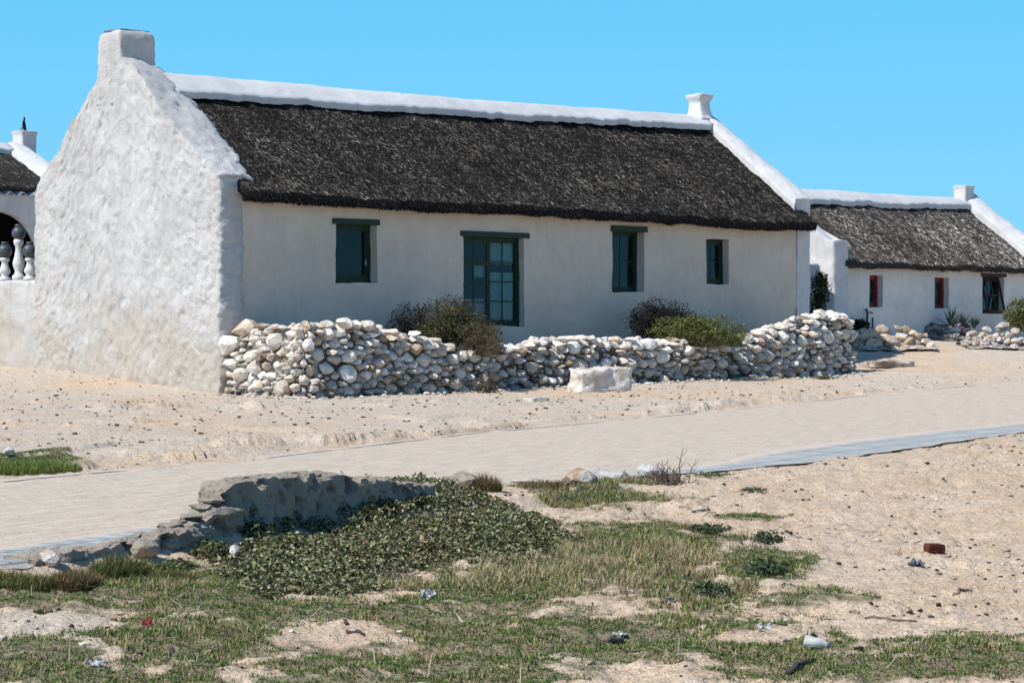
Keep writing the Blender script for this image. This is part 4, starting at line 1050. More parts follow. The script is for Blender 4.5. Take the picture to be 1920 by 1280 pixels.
def bush(name, label, cat, lobes, root, nleaf, size, pal, seed, asp=.5, stems=30, flowers=None, stemcol=(.10, .075, .055), surf=.55, group=None):
    """lobes: (x,y,z,rx,ry,rz) in world, root = base point"""
    rg = np.random.default_rng(seed); r0 = np.array(root); o = empty(name, root, 0, label, cat, group)
    lb = np.array(lobes); vol = lb[:, 3]*lb[:, 4]*lb[:, 5]; vol = vol**.67; pick = rg.choice(len(lb), nleaf, p=vol/vol.sum())
    d = rg.normal(size=(nleaf, 3)); d /= np.linalg.norm(d, axis=1)[:, None]
    rad = np.where(rg.random(nleaf) < surf, rg.uniform(.8, 1.04, nleaf), rg.random(nleaf)**.45)
    lump = 1+.6*fbm(d*2.6+pick[:, None]*7.7+seed, 2)
    P = lb[pick, :3]+d*lb[pick, 3:]*(rad*lump)[:, None]
    P[:, 2] = np.maximum(P[:, 2], r0[2]+.02)
    # gaps
    k = fbm(P*3.2+seed, 2) > -.30; P, d = P[k], d[k]
    nrm = d*.6+np.array([0, 0, .6])+rg.normal(size=d.shape)*.6; nrm /= np.linalg.norm(nrm, axis=1)[:, None]
    mb = MB(); leaves(mb, P-r0, nrm, size, asp, palcols(pal, len(P), rg), rg, .08); 
    sb = MB(); tk = min(1., float(lb[:, 3].max())/.55)
    for i in range(stems):
        q = P[rg.integers(len(P))]-r0; m = q*np.array([.35, .35, .6])+rg.normal(size=3)*.03; b = rg.normal(size=3)*.08*np.array([1, 1, 0])
        sb.tube([b, m, q*1.02], [.014*tk, .009*tk, .003*tk], 4, np.array(stemcol)*rg.uniform(.7, 1.4))
    if flowers:
        nf, fc, fh = flowers; fb = mb
        for i in range(nf):
            L = lb[rg.integers(len(lb))]; dd = rg.normal(size=3); dd[2] = abs(dd[2])+.4; dd /= np.linalg.norm(dd)
            e = L[:3]+dd*L[3:]*1.02; up = e+np.array([rg.normal()*.03, rg.normal()*.03, rg.uniform(.04, fh)])
            sb.tube([e-r0, up-r0], .004, 3, np.array(stemcol)*.8)
            V, T = rock_hull(.022, .022, .02, random.Random(i+seed), 9, .0); fb.add(V+up-r0, None, T, np.array(fc)*rg.uniform(.6, 1.4))
    mb.build('foliage', M_LEAF, o); sb.build('stem', M_WOODY, o)
    return o
def lp(s, t): return CX+s*D2[0]+t*G2[0], CY+s*D2[1]+t*G2[1]
def at(u, v, Y): return np.array([(u-960)/F*Y, Y, H+(HV-v)*Y/F])
def lobe(u, v, Y, ru, rv, rd=None):
    p = at(u, v, Y); k = Y/F; return (p[0], p[1], p[2], ru*k, (rd or (ru+rv)/2)*k, rv*k)
PG = [((.09, .105, .04), 3), ((.19, .19, .075), 2.4), ((.03, .034, .018), 5), ((.11, .065, .055), 2)]
PD = [((.018, .018, .015), 5), ((.05, .05, .03), 1.6), ((.04, .025, .035), 2)]
PB = [((.13, .09, .065), 3), ((.17, .13, .08), 2), ((.08, .07, .04), 3), ((.16, .15, .07), 1.5)]
Yb = 52.6
bush('flowering_bush', 'dark purple flowering bush against the wall, left of the green door', 'bush', [lobe(768, 612, Yb+.3, 38, 36), lobe(748, 628, Yb+.2, 24, 28), lobe(800, 618, Yb+.3, 28, 42)], tuple(at(768, 665, Yb+.3)), 9500, .045, PD, 31, flowers=(110, (.07, .035, .075), .13))
bush('flowering_bush', 'olive and brown flowering bush in front of the green door', 'bush', [lobe(848, 608, Yb-.2, 56, 42), lobe(822, 630, Yb-.3, 44, 32), lobe(885, 628, Yb-.3, 46, 34), lobe(848, 582, Yb-.1, 34, 22)], tuple(at(850, 668, Yb)), 19000, .045, PG, 32, flowers=(120, (.085, .05, .085), .12))
bush('dry_bush', 'straggly brown bush spilling over the stone wall beside the door', 'bush', [lobe(905, 638, Yb-.9, 34, 24), lobe(928, 655, Yb-1.3, 20, 28), lobe(900, 620, Yb-.6, 36, 16)], tuple(at(905, 665, Yb-.7)), 9500, .035, PB, 33, stems=90, stemcol=(.17, .13, .10))
Yr = 58.0
bush('flowering_bush', 'almost black rounded bush below the tall green window', 'bush', [lobe(1236, 600, Yr, 50, 34), lobe(1210, 604, Yr, 26, 28), lobe(1268, 612, Yr, 46, 28)], tuple(at(1235, 640, Yr)), 17000, .05, PD, 34, flowers=(150, (.03, .025, .03), .11))
bush('green_bush', 'low bright olive green bush behind the stone wall, below the small green window', 'bush', [lobe(1330, 622, Yr-1.0, 64, 28), lobe(1275, 622, Yr-1., 52, 26), lobe(1375, 632, Yr-1.2, 26, 20), lobe(1305, 608, Yr-.9, 40, 14)], tuple(at(1320, 650, Yr-1.)), 19000, .045, [((.15, .17, .045), 4), ((.21, .23, .08), 3), ((.07, .08, .03), 3), ((.16, .12, .06), 1)], 35, flowers=(30, (.10, .06, .06), .08))
bush('climbing_shrub', 'dark leafy shrub climbing in the gap between the two cottages', 'shrub', [lobe(1538, 540, 67.4, 17, 30), lobe(1534, 570, 67.4, 15, 26), lobe(1541, 525, 67.4, 11, 14)], tuple(at(1532, 612, 67.4)), 3600, .075, [((.05, .06, .03), 4), ((.11, .13, .06), 2), ((.02, .025, .015), 3)], 36, stems=14)
bush('green_bush', 'round yellow green bush at the right edge by the second cottage', 'bush', [lobe(1905, 592, 72, 22, 26), lobe(1930, 588, 72, 24, 30)], tuple(at(1910, 622, 72)), 4200, .085, [((.15, .17, .05), 4), ((.22, .22, .08), 2), ((.06, .07, .03), 3)], 37, stems=20)
bush('dark_shrub', 'low dark shrub at the foot of the second cottage wall, left of the standpipe', 'shrub', [lobe(1605, 610, 68.8, 22, 10)], tuple(at(1605, 622, 68.8)), 1500, .08, PD, 38, stems=12)
bush('green_bush', 'small light green sprig behind the low stones left of the bushes', 'bush', [lobe(713, 632, 50.6, 9, 8), lobe(733, 640, 50.6, 9, 8)], tuple(at(722, 655, 50.6)), 420, .05, [((.2, .24, .07), 3), ((.12, .15, .05), 2)], 39, stems=10)
def wallw(l, out): 
    x, y, nx, ny = wxy(np.array([l])); return lp(x[0]+nx[0]*out, y[0]+ny[0]*out)
for i, (u, v, ru, rv, n_, lab, pl) in enumerate([(785, 715, 24, 22, 1500, 'bright green leafy weed growing from the stone wall foot below the purple bush', [((.10, .17, .04), 4), ((.18, .25, .09), 2), ((.05, .08, .025), 2)]),
        (915, 715, 26, 24, 900, 'dry brown weed at the stone wall foot left of the white block', PB), (985, 705, 30, 26, 1100, 'dark scrubby weed at the stone wall foot beside the white block', PB+PD), (1390, 688, 30, 14, 700, 'low green weed at the foot of the right half of the stone wall', PG), (672, 725, 12, 16, 350, 'small grey green weed at the foot of the left stone stack', PG), (1320, 700, 34, 9, 600, 'ragged yellowish weeds along the sand in front of the right stone wall', PB), (1545, 706, 26, 6, 400, 'thin green weeds before the tall right stack of the stone wall', PG)]):
    x, y, z = gp0(u, v+rv*.9); bush('weed', lab, 'weed', [(x, y+.05, z+rv*.6*y/F, ru*y/F, .18, rv*.8*y/F)], (x, y+.05, z), n_, .04, pl, 50+i, stems=14)
# agaves in the planter
def agave(u, v, Y, hgt, lab, seed):
    rg = np.random.default_rng(seed); p = at(u, v, Y); mb = MB()
    for i in range(22):
        a = rg.uniform(0, 2*math.pi); e = rg.uniform(.5, 1.4); L = hgt*rg.uniform(.6, 1.1); dr = np.array([math.cos(a)*math.cos(e), math.sin(a)*math.cos(e), math.sin(e)]); sd = np.array([-math.sin(a), math.cos(a), 0])
        w = .035; q = [dr*0, dr*L*.5+np.array([0, 0, .02]), dr*L]
        mb.add([q[0]-sd*w, q[0]+sd*w, q[1]+sd*w*.8, q[1]-sd*w*.8, q[2]], [(0, 1, 2, 3)], [(3, 2, 4)], np.array([.085, .11, .10])*rg.uniform(.5, 1.4))
    o = mb.build('agave', M_LEAF); o.location = p; tag(o, lab, 'plant', 'spiky plants in the shaded stone bed')
agave(1784, 614, 71.2, .7, 'largest spiky grey plant rising from the shaded stone bed', 1)
agave(1806, 614, 71.2, .55, 'middle spiky plant in the shaded stone bed, right of the largest', 2)
agave(1826, 615, 71.2, .45, 'smallest spiky plant at the right end of the shaded stone bed', 3)
# standpipe on the second cottage
def standpipe():
    p = at(1626, 612, 69.1); mb = MB(); z = .85
    mb.tube([(0, 0, -.4), (0, 0, .42)], .035, 8); mb.tube([(0, 0, .38), (.1, 0, .40), (.16, 0, .36)], .022, 8); mb.tube([(.16, 0, -.4), (.15, 0, .25)], .03, 8); mb.tube([(-.02, 0, .42), (-.02, 0, .50)], .045, 8)
    o = mb.build('standpipe', M_METAL, None, True); o.location = p; tag(o, 'thin dark garden tap pipe under the first red window of the second cottage', 'tap')
standpipe()

# ------------------------------------------------------------------ ruined low wall along the road
def ruin_z(u, v, off=0.):
    k = (u-960)/F; bx, by = OX+off*N2[0], OY+off*N2[1]; a = (k*by-bx)/(E2[0]-k*E2[1]); Y = by+a*E2[1]; return a, H+(HV-v)*Y/F
ruin = empty('ruined_wall', (OX, OY, 0), math.atan2(E2[1], E2[0]), 'broken low plastered wall along the near edge of the road', 'ruined wall')
def ruin_piece(name, prof, w0, w1, seed, amp=.03, res=.025, layers=0.):
    """prof = [(a, ztop)], wall between across offsets w0..w1 (local y), bottom buried"""
    A = np.array([p[0] for p in prof]); Zt = np.array([p[1] for p in prof]); n = max(8, int((A[-1]-A[0])/res)); a = np.linspace(A[0], A[-1], n); zt = np.interp(a, A, Zt)
    zt = zt+.02*fbm(np.stack([a*6+seed, a*0, a*0+.5], -1), 3)
    m1, m2 = 26, 14; rows = []
    zb = -.35
    for q in np.linspace(0, 1, m1): rows.append((np.full(n, w0), zb+(zt-zb)*q))
    for q in np.linspace(0, 1, m2)[1:]: rows.append((np.full(n, w0+(w1-w0)*q), zt+.015*math.sin(math.pi*q)))
    rows.append((np.full(n, w1), np.full(n, zb)))
    V = np.stack([np.stack([a, w, z], -1) for w, z in rows], 0); nr = len(rows)
    # end faces close inwards
    V0 = V[:, :1].copy(); V0[:, :, 1] = (w0+w1)/2; V0[..., 2] = np.minimum(V0[..., 2], zb+(V0[..., 2]-zb)*.9); V1 = V[:, -1:].copy(); V1[:, :, 1] = (w0+w1)/2
    V = np.concatenate([V0, V, V1], 1); nc = V.shape[1]; P = V.reshape(-1, 3)
    nn = vnoise(P+seed, 2.6, 2)*amp*.7+vnoise(P+seed*2, 9., 4)*amp*.75
    pit = np.minimum(0, fbm(P*np.array([7, 7, 9.])+seed, 2)+.18)*-.16
    P = P+nn; P[:, 1] += pit*(P[:, 1] < (w0+w1)/2)
    if layers: P[:, 1] += layers*np.sign(np.sin(P[:, 2]*75+3*noise(P*2.)))*.5
    return npmesh(name, P, gridQ(nr, nc)[:, ::-1], M_RUIN, None, False, ruin)
def rp(pts): return [ruin_z(*p) for p in pts]
ruin_piece('plastered_block', rp([(418, 925), (428, 909), (470, 902), (520, 897), (580, 892), (632, 886), (640, 890)]), -.02, .20, 1.3, .022)
ruin_piece('broken_course', rp([(636, 900), (660, 897), (720, 895), (740, 902), (760, 908), (830, 910)]), .06, .22, 4.1, .03)
ruin_piece('rubble_step', rp([(300, 1010), (335, 996), (350, 986), (380, 978), (390, 962), (422, 955), (440, 950)]), -.05, .16, 7.7, .03, layers=.02)
ruin_piece('low_footing', rp([(50, 1045), (120, 1036), (180, 1030), (240, 1020), (280, 1010), (320, 1002), (360, 1000)]), -.05, .16, 9.9, .035)
for i, (u_, v_, ru_, rv_) in enumerate([(340, 985, 34, 8), (372, 968, 26, 8), (395, 950, 26, 9), (412, 938, 22, 8), (430, 925, 24, 10), (360, 990, 30, 9), (400, 965, 34, 9), (320, 1000, 26, 8), (438, 912, 26, 8), (380, 985, 30, 11), (425, 950, 30, 10), (455, 905, 30, 6)]):
    a_, z_ = ruin_z(u_, v_); yq = OY+a_*E2[1]; k_ = yq/F; V, T = rock_hull(ru_*k_*.95, .12, rv_*k_*.75, random.Random(40+i), 16, .008)
    npmesh('flat_stone', V+np.array([a_, .08, z_]), T, M_RUIN, None, False, ruin)
def rock(name, u, v, ru, rv, lab, col, seed, asp=1.1, group=None, parent=None):
    x, y, z = gp(u, v); k = y/F; rg = random.Random(seed); V, T = rock_hull(ru*k, ru*k*asp, rv*k, rg, 30, .02)
    o = npmesh(name, V, T, M_RUIN if col is None else M_STONE, np.tile(col if col is not None else (.5, .5, .5), (len(V), 1)), False); o.location = (x, y+ru*k*asp*.4, z+rv*k*.65); return tag(o, lab, 'rock', group)
rock('boulder', 868, 918, 40, 22, 'grey boulder at the end of the ruined wall, left of the brown grass tuft', None, 3)
rock('boulder', 838, 918, 22, 17, 'smaller grey rock leaning on the boulder at the ruined wall end', None, 4)
rock('boulder', 1088, 912, 38, 21, 'ochre brown rock on the road edge, midway between grass tuft and dry shrub', (.36, .25, .16), 5)
rock('boulder', 1128, 900, 26, 15, 'grey rock just right of the ochre brown rock', (.42, .42, .42), 6)
rock('boulder', 1160, 900, 22, 12, 'low grey rock between the ochre rock and the dry shrub', (.45, .44, .43), 7)
rock('boulder', 1215, 893, 26, 15, 'pale bluish rock beside the dry twiggy shrub', (.50, .52, .53), 8)
rock('boulder', 985, 908, 36, 8, 'flat pale rock right of the brown grass tuft on the road edge', (.5, .46, .42), 12)
rock('boulder', 92, 1062, 24, 20, 'squarish pale stone at the left end of the ruined wall', (.50, .45, .40), 9)
rock('boulder', 350, 1022, 34, 24, 'pale stone block at the foot of the broken steps of the ruined wall', None, 10)
rock('boulder', 270, 1050, 30, 26, 'shaded grey stone below the low footing of the ruined wall', None, 11)
rock('boulder', 440, 1045, 12, 16, 'small upright white stone at the edge of the leafy ground cover', (.55, .55, .55), 14)
rock('boulder', 1312, 958, 22, 7, 'flat brown stone near the dry twigs below the road edge', (.36, .28, .2), 15)
rock('boulder', 15, 852, 12, 9, 'white stone lying in the grass patch at left edge', (.6, .6, .6), 16)

# ------------------------------------------------------------------ foreground growth
def sample_view(n, y0, y1, rg, amin=-.235, amax=.235):
    y = np.sqrt(rg.uniform(y0*y0, y1*y1, n)); x = rg.uniform(amin, amax, n)*y; return x, y
def blades(x, y, z, L, W, col, rg, lean=.5, bend=.5):
    n = len(x); az = rg.uniform(0, 2*math.pi, n); d = np.stack([np.cos(az), np.sin(az), np.zeros(n)], -1); sd = np.stack([-np.sin(az), np.cos(az), np.zeros(n)], -1)
    ln = np.abs(rg.normal(0, lean, n)) if lean < 1.2 else rg.normal(lean, .22, n); b = np.stack([x, y, z-.006], -1)
    m = b+(d*np.sin(ln)[:, None]+np.array([0, 0, 1])*np.cos(ln)[:, None])*(L*.55)[:, None]
    l2 = np.minimum(ln+bend*rg.uniform(.3, 1.3, n), 1.7); t = m+(d*np.sin(l2)[:, None]+np.array([0, 0, 1])*np.cos(l2)[:, None])*(L*.45)[:, None]
    w = (W*.5)[:, None]*sd
    V = np.stack([b-w, b+w, m+w*.8, m-w*.8, t], 1).reshape(-1, 3); i = np.arange(n)*5
    Q = np.stack([i, i+1, i+2, i+3], -1); T = np.stack([i+3, i+2, i+4], -1)
    c = np.repeat(col, 5, 0); return V, Q, T, c
rg = np.random.default_rng(101)
x, y = sample_view(2000000, 9.0, 27, rg)
m, dry = vegmask(x, y); k = rg.random(len(x)) < m*.95; x, y, dry, m = x[k], y[k], dry[k], m[k]
du, dl = roadmask(x, y); k = (dl < .05) | (du > .1); x, y, dry = x[k], y[k], dry[k]
u, v = proj(x, y, hlow(x, y)); k = ~inpoly(COVER, u, v) | (n2(x, y, 3.2, 19., 4) < -.05); x, y, dry = x[k], y[k], dry[k]
cl = n2(x, y, 2.3, 3.7, 4)*1.5
g1 = np.array([.07, .135, .024]); g2 = np.array([.165, .235, .048]); g3 = np.array([.42, .345, .19]); g4 = np.array([.02, .035, .01])
q = rg.random(len(x)); dd = np.clip(dry*.75+cl*.55+.02, 0, 1)
col = np.where((q < dd*.8)[:, None], g3, np.where((q < .55)[:, None], g1, np.where((q < .82)[:, None], g2, g4)))*rg.uniform(.7, 1.35, len(x))[:, None]
L = rg.uniform(.012, .034, len(x))*(1+.6*np.clip(cl, -.6, 1))*(1+1.3*dry); W = rg.uniform(.0035, .006, len(x))
V, Q, T, c = blades(x, y, height(x, y), L, W, col, rg, .95, .8)
tag(npmesh('grass', V, [Q, T], M_BLADE, c, False), 'short patchy green and straw coloured grass on the sand in the foreground', 'grass', kind='stuff')
print('blades', len(x))
# longer dead stalks lying about
x, y = sample_view(60000, 9.0, 25, rg); m, dry = vegmask(x, y); k = rg.random(len(x)) < (.008+.5*m*(.25+dry)); x, y = x[k], y[k]
du, dl = roadmask(x, y); k = dl < -.05; x, y = x[k], y[k]
n = len(x); col = palcols([((.42, .36, .26), 3), ((.30, .24, .16), 2), ((.16, .12, .09), 1)], n, rg)
V, Q, T, c = blades(x, y, height(x, y)+.005, rg.uniform(.06, .24, n), rg.uniform(.003, .006, n), col, rg, 1.35, .6)
V[:, 2] = np.maximum(V[:, 2], height(V[:, 0], V[:, 1])+.004)
tag(npmesh('dead_grass', V, [Q, T], M_BLADE, c, False), 'pale dead grass stalks strewn over the sandy foreground', 'dry grass', kind='stuff')
# succulent ground cover
def cover():
    rg = np.random.default_rng(55); x, y = sample_view(420000, 12.4, 24, rg, -.14, .06)
    u, v = proj(x, y, hlow(x, y)+.08); jit = n2(x, y, 2.2, 3., 4)*24; k = inpoly(COVER, u+jit*2.4, v+jit) & (rg.random(len(x)) < .7); x, y, u, v = x[k], y[k], u[k], v[k]
    gap_ = n2(x, y, 7., 23., 2) > -.34; x, y, u, v = x[gap_], y[gap_], u[gap_], v[gap_]
    inner = np.zeros(len(x))
    for s in (8, 16, 26, 40):
        inner += (inpoly(COVER, u+s*2, v) & inpoly(COVER, u-s*2, v) & inpoly(COVER, u, v+s*.8) & inpoly(COVER, u, v-s*.8))*.25
    hgt = .02+.10*inner*(.75+.6*n2(x, y, 1.9, 7., 3))
    dlc = _poly_d(LOW, x, y); hgt = hgt+.09*smooth(-.8, -.1, dlc)*smooth(400, 470, u)*smooth(960, 880, u)
    hgt = np.maximum(hgt, .03); n = len(x)
    z = hlow(x, y)+hgt*(rg.random(n)**.55)
    P = np.stack([x, y, z], -1); nrm = rg.normal(size=(n, 3))*.55+np.array([-.15, -.1, .8]); nrm /= np.linalg.norm(nrm, axis=1)[:, None]
    thin = n2(x, y, 3.2, 19., 4) > -.18-.25*inner; P, nrm = P[thin], nrm[thin]; n = len(P)
    mb = MB(); leaves(mb, P, nrm, .034, .5, palcols([((.125, .14, .055), 4), ((.33, .33, .18), 2.8), ((.025, .03, .012), 4.5), ((.20, .13, .07), 1.2), ((.46, .45, .32), 1.5)], n, rg, .35), rg, .12)
    m = n//9; i = rg.choice(n, m)
    o = mb.build('ground_cover', M_LEAF); print('cover', n)
    return tag(o, 'dense mat of small grey green succulent leaves below the ruined wall', 'ground cover', kind='stuff')
cover()
# tufts of taller grass
def tuft(name, u, v, ru, hpx, n, pal, lab, seed, lean=.45, cat='grass tuft', group='taller grass tufts by the ruined wall'):
    rg = np.random.default_rng(seed); x0, y0, z0 = gp(u, v); k = y0/F; R = ru*k
    a = rg.uniform(0, 2*math.pi, n); r = np.sqrt(rg.random(n)); x = r*np.cos(a)*R; y = r*np.sin(a)*R*1.1
    L = hpx*k*rg.uniform(.55, 1.25, n)*(1.1-.4*r); V, Q, T, c = blades(x, y, hlow(x+x0, y+y0)-z0, L, rg.uniform(.004, .007, n), palcols(pal, n, rg), rg, lean, .7)
    o = npmesh(name, V, [Q, T], M_BLADE, c, False); o.location = (x0, y0, z0); return tag(o, lab, cat, group)
TG = [((.10, .13, .035), 3), ((.18, .18, .06), 3), ((.05, .07, .02), 2), ((.28, .22, .11), 1.5)]; TB = [((.26, .18, .09), 3), ((.16, .11, .06), 3), ((.12, .12, .04), 2)]
tuft('grass_tuft', 225, 1085, 62, 52, 3200, TG, 'green and golden grass tuft below the middle of the low footing', 1)
tuft('grass_tuft', 140, 1092, 46, 44, 2600, TB, 'rusty brown grass tuft at the foot of the ruined wall, near the left edge', 2)
tuft('grass_tuft', 40, 1098, 62, 36, 2600, TG, 'dark green grass tuft in the left corner below the pavers', 3)
tuft('grass_tuft', 320, 1085, 44, 30, 1500, TG, 'low green grass tuft under the broken steps of the ruined wall', 4)
tuft('grass_tuft', 906, 918, 34, 38, 1800, TB, 'brownish grass tuft on the road edge beside the grey boulder', 5)
tuft('grass_tuft', 90, 1142, 30, 14, 700, [((.06, .09, .025), 3), ((.04, .06, .02), 2)], 'small dark green tuft beside the pale bare patch at left', 6)
tuft('grass_tuft', 1015, 912, 50, 16, 1200, TB, 'trampled straw coloured tuft between the two road edge rocks', 7, .9)
tuft('grass_tuft', 55, 884, 95, 26, 6500, [((.13, .18, .04), 3), ((.22, .25, .07), 3), ((.05, .07, .02), 1)], 'green tuft on the small bank at the left edge beyond the road', 8, .5)
# small leafy weeds
for i, (u, v, ru, rv, n_, lab) in enumerate([(1173, 972, 13, 18, 220, 'dark upright weed on the bare sand right of the ground cover'), (1215, 970, 14, 8, 140, 'small flat weed just right of the dark upright weed'), (1325, 998, 40, 11, 700, 'wide grey green weed cushion below the flat brown stone'),
        (1440, 1018, 28, 16, 420, 'pale leafy weed standing on sand above the dark clump'), (1440, 1080, 42, 22, 1100, 'dark green leafy clump at the right end of the grass'), (1322, 1120, 22, 20, 420, 'left of two small blue green weeds in the dry grass'), (1352, 1122, 22, 16, 380, 'right of two small blue green weeds in the dry grass'),
        (1410, 922, 24, 6, 160, 'tiny dark weed at the tip of the paver edging'), (1335, 893, 34, 6, 260, 'thin dark weed line at the start of the paver edging'), (1115, 1085, 50, 10, 320, 'bluish weed cushion in the dry grass below the ground cover')]):
    x, y, z = gp(u, v); k_ = y/F; bush('weed', lab, 'weed', [(x, y, z+rv*k_*.6, ru*k_, ru*k_*.9, rv*k_*.9)], (x, y, z), n_, .03, [((.05, .075, .035), 4), ((.10, .13, .075), 2), ((.15, .18, .11), 1)], 70+i, stems=8)
for i, (u, v, ru, rv, n_, lab) in enumerate([(395, 1040, 44, 18, 1500, 'leafy dark green runner under the broken steps of the ruined wall'), (470, 1000, 42, 16, 1500, 'leafy green growth in the shade at the base of the tall plastered wall stub'), (330, 1068, 40, 12, 900, 'low green weed between the grass tuft and the shaded grey stone')]):
    x, y, z = gp(u, v); k_ = y/F; bush('weed', lab, 'weed', [(x, y, z+rv*k_*.5, ru*k_, ru*k_*1.3, rv*k_)], (x, y, z), n_, .032, [((.09, .11, .045), 4), ((.24, .25, .13), 1.6), ((.025, .03, .012), 3)], 170+i, stems=10)
# dry twiggy shrub and loose twigs
def twigs(name, u, v, ru, hpx, n, lab, seed, cat='dry shrub'):
    rg = np.random.default_rng(seed); x0, y0, z0 = gp(u, v); k = y0/F; mb = MB()
    for i in range(n):
        b = np.array([rg.normal()*ru*k*.35, rg.normal()*ru*k*.35, -.01]); d = np.array([rg.normal()*.8, rg.normal()*.8, abs(rg.normal())*.8+.15]); d /= np.linalg.norm(d); L = hpx*k*rg.uniform(.3, .9)
        p1 = b+d*L*.5+rg.normal(size=3)*.02; p2 = b+d*L+rg.normal(size=3)*.04; p1[2] = max(p1[2], .01); p2[2] = max(p2[2], .01)
        mb.tube([b, p1, p2], [.005, .0035, .002], 4, np.array([.15, .115, .09])*rg.uniform(.6, 1.7))
    return mb, x0, y0, z0, k
mb, x0, y0, z0, k = twigs('dry_shrub', 1243, 906, 46, 38, 260, '', 3)
for (du_, h_, tx) in ((30, 68, 8), (12, 44, -14), (48, 44, 14), (-10, 30, -8)):
    b = np.array([du_*k, 0, 0]); t = b+np.array([tx*k, 0, h_*k]); mid = (b+t)/2+np.array([-3*k, .02, 0])
    mb.tube([b, mid, t], [.007, .005, .002], 5, (.12, .09, .08))
    for q in (.45, .6, .75): 
        s = b+(t-b)*q; mb.tube([s, s+np.array([10*k*(1 if q != .6 else -1), .02, 12*k])], [.003, .0015], 4, (.13, .10, .09))
o = mb.build('dry_shrub', M_WOODY); o.location = (x0, y0, z0); tag(o, 'leafless grey twiggy shrub on the road edge with thin upright stems', 'dry shrub')
mb, x0, y0, z0, k = twigs('dry_shrub', 735, 1085, 46, 22, 80, '', 6)
o = mb.build('dry_shrub', M_WOODY); o.location = (x0, y0, z0); tag(o, 'small tangle of brown twigs at the lower edge of the ground cover', 'dry shrub')
def stick(u0, v0, u1, v1, r, lab, col, name='stick', seed=1):
    rg = np.random.default_rng(seed); a = np.array(gp(u0, v0)); b = np.array(gp(u1, v1)); mb = MB(); P = []
    for q in np.linspace(0, 1, 7):
        p = a+(b-a)*q+rg.normal(size=3)*np.array([.01, .02, 0]); p[2] = hz(p[0], p[1])+r*.8; P.append(p-a)
    mb.tube(P, np.linspace(r, r*.5, 7), 6, col); o = mb.build(name, M_WOODY, None, True); o.location = a; tag(o, lab, 'stick')
stick(320, 1228, 368, 1238, .016, 'short dark stick lying in the left foreground grass', (.07, .055, .05), seed=1)
stick(650, 1170, 655, 1145, .012, 'small bent dark twig standing from the bare sand patch', (.08, .06, .05), seed=2)
stick(648, 1182, 680, 1190, .012, 'thin dark twig at the lower edge of the bare sand patch', (.09, .07, .06), seed=3)
stick(1480, 1265, 1522, 1243, .016, 'dark forked stick at the bottom right foreground', (.06, .05, .05), seed=4)
stick(1360, 1134, 1430, 1156, .010, 'long pale twig below the two small blue green weeds', (.34, .29, .23), seed=5)
stick(1620, 1163, 1720, 1168, .008, 'long thin brown twig on the bare sand at right', (.16, .12, .09), seed=6)
stick(1140, 1205, 1165, 1195, .02, 'short broken wood piece in the middle of the grass', (.14, .12, .11), seed=7)
stick(1790, 1112, 1825, 1106, .008, 'tiny thin twig on the sand below the brick', (.20, .15, .11), seed=8)
stick(1275, 952, 1345, 962, .012, 'grey twig beside the flat brown stone', (.28, .23, .19), seed=9)
stick(450, 1098, 640, 1112, .006, 'long pale reed lying below the ground cover', (.5, .44, .34), seed=10)
stick(860, 1160, 905, 1172, .006, 'pale straw lying at the top of the green grass', (.5, .45, .36), seed=11)
# driftwood, brick, bottle, scraps
block('driftwood', 'flat bleached piece of driftwood below the ground cover', 'driftwood', 618, 706, 1078, 1092, .12, M_DRIFT, .02, 4)
def brick():
    x, y, z = gp(1752, 1036); k = y/F; bm = bmesh.new(); bmesh.ops.create_cube(bm, size=1)
    bmesh.ops.scale(bm, vec=(34*k, .09, 16*k), verts=bm.verts); bmesh.ops.bevel(bm, geom=list(bm.edges), offset=.006, segments=2, affect='EDGES'); bmesh.ops.subdivide_edges(bm, edges=bm.edges, cuts=3, use_grid_fill=True)
    V = np.array([v.co[:] for v in bm.verts]); V = V+.006*vnoise(V, 18., 2)
    for v, c in zip(bm.verts, V): v.co = c
    me = bpy.data.meshes.new('brick'); bm.to_mesh(me); bm.free(); me.materials.append(M_BRICK); o = bpy.data.objects.new('brick', me); COL.objects.link(o)
    o.location = (x, y, z+9*k); o.rotation_euler = (.06, .05, .35); tag(o, 'broken red brick lying on the bare sand at right', 'brick')
brick()
def bottle():
    x, y, z = gp(1528, 1216); o = empty('plastic_bottle', (x, y, z), 0, 'crushed clear plastic bottle with blue cap in the foreground grass', 'bottle')
    prof = [(.004, 0), (.034, .004), (.037, .02), (.035, .06), (.037, .09), (.030, .115), (.014, .135), (.013, .15)]
    V = []; n = 18
    for r, l in prof:
        for k in range(n):
            q = 2*math.pi*k/n; s = r*(1+.18*math.sin(2*q+l*30)); V.append((l, s*math.cos(q)*.85, .036+s*math.sin(q)*.9))
    mb = MB(); mb.add(V, gridQ(len(prof), n, 0, True), [(0, k+1, k) for k in range(1, n-1)]); b = mb.build('bottle_body', M_BOTTLE, o, True)
    c = MB(); V = []
    for l, r in ((.142, .001), (.142, .016), (.158, .016), (.159, .001)):
        for k in range(n): q = 2*math.pi*k/n; V.append((l, r*math.cos(q), .034+r*math.sin(q)))
    c.add(V, gridQ(4, n, 0, True)); c.build('cap', M_BLUECAP, o, True)
    o.scale = (.8, .8, .8); o.rotation_euler = (0, .12, -.5); o.location = (x-.05, y, z+.012)
bottle()
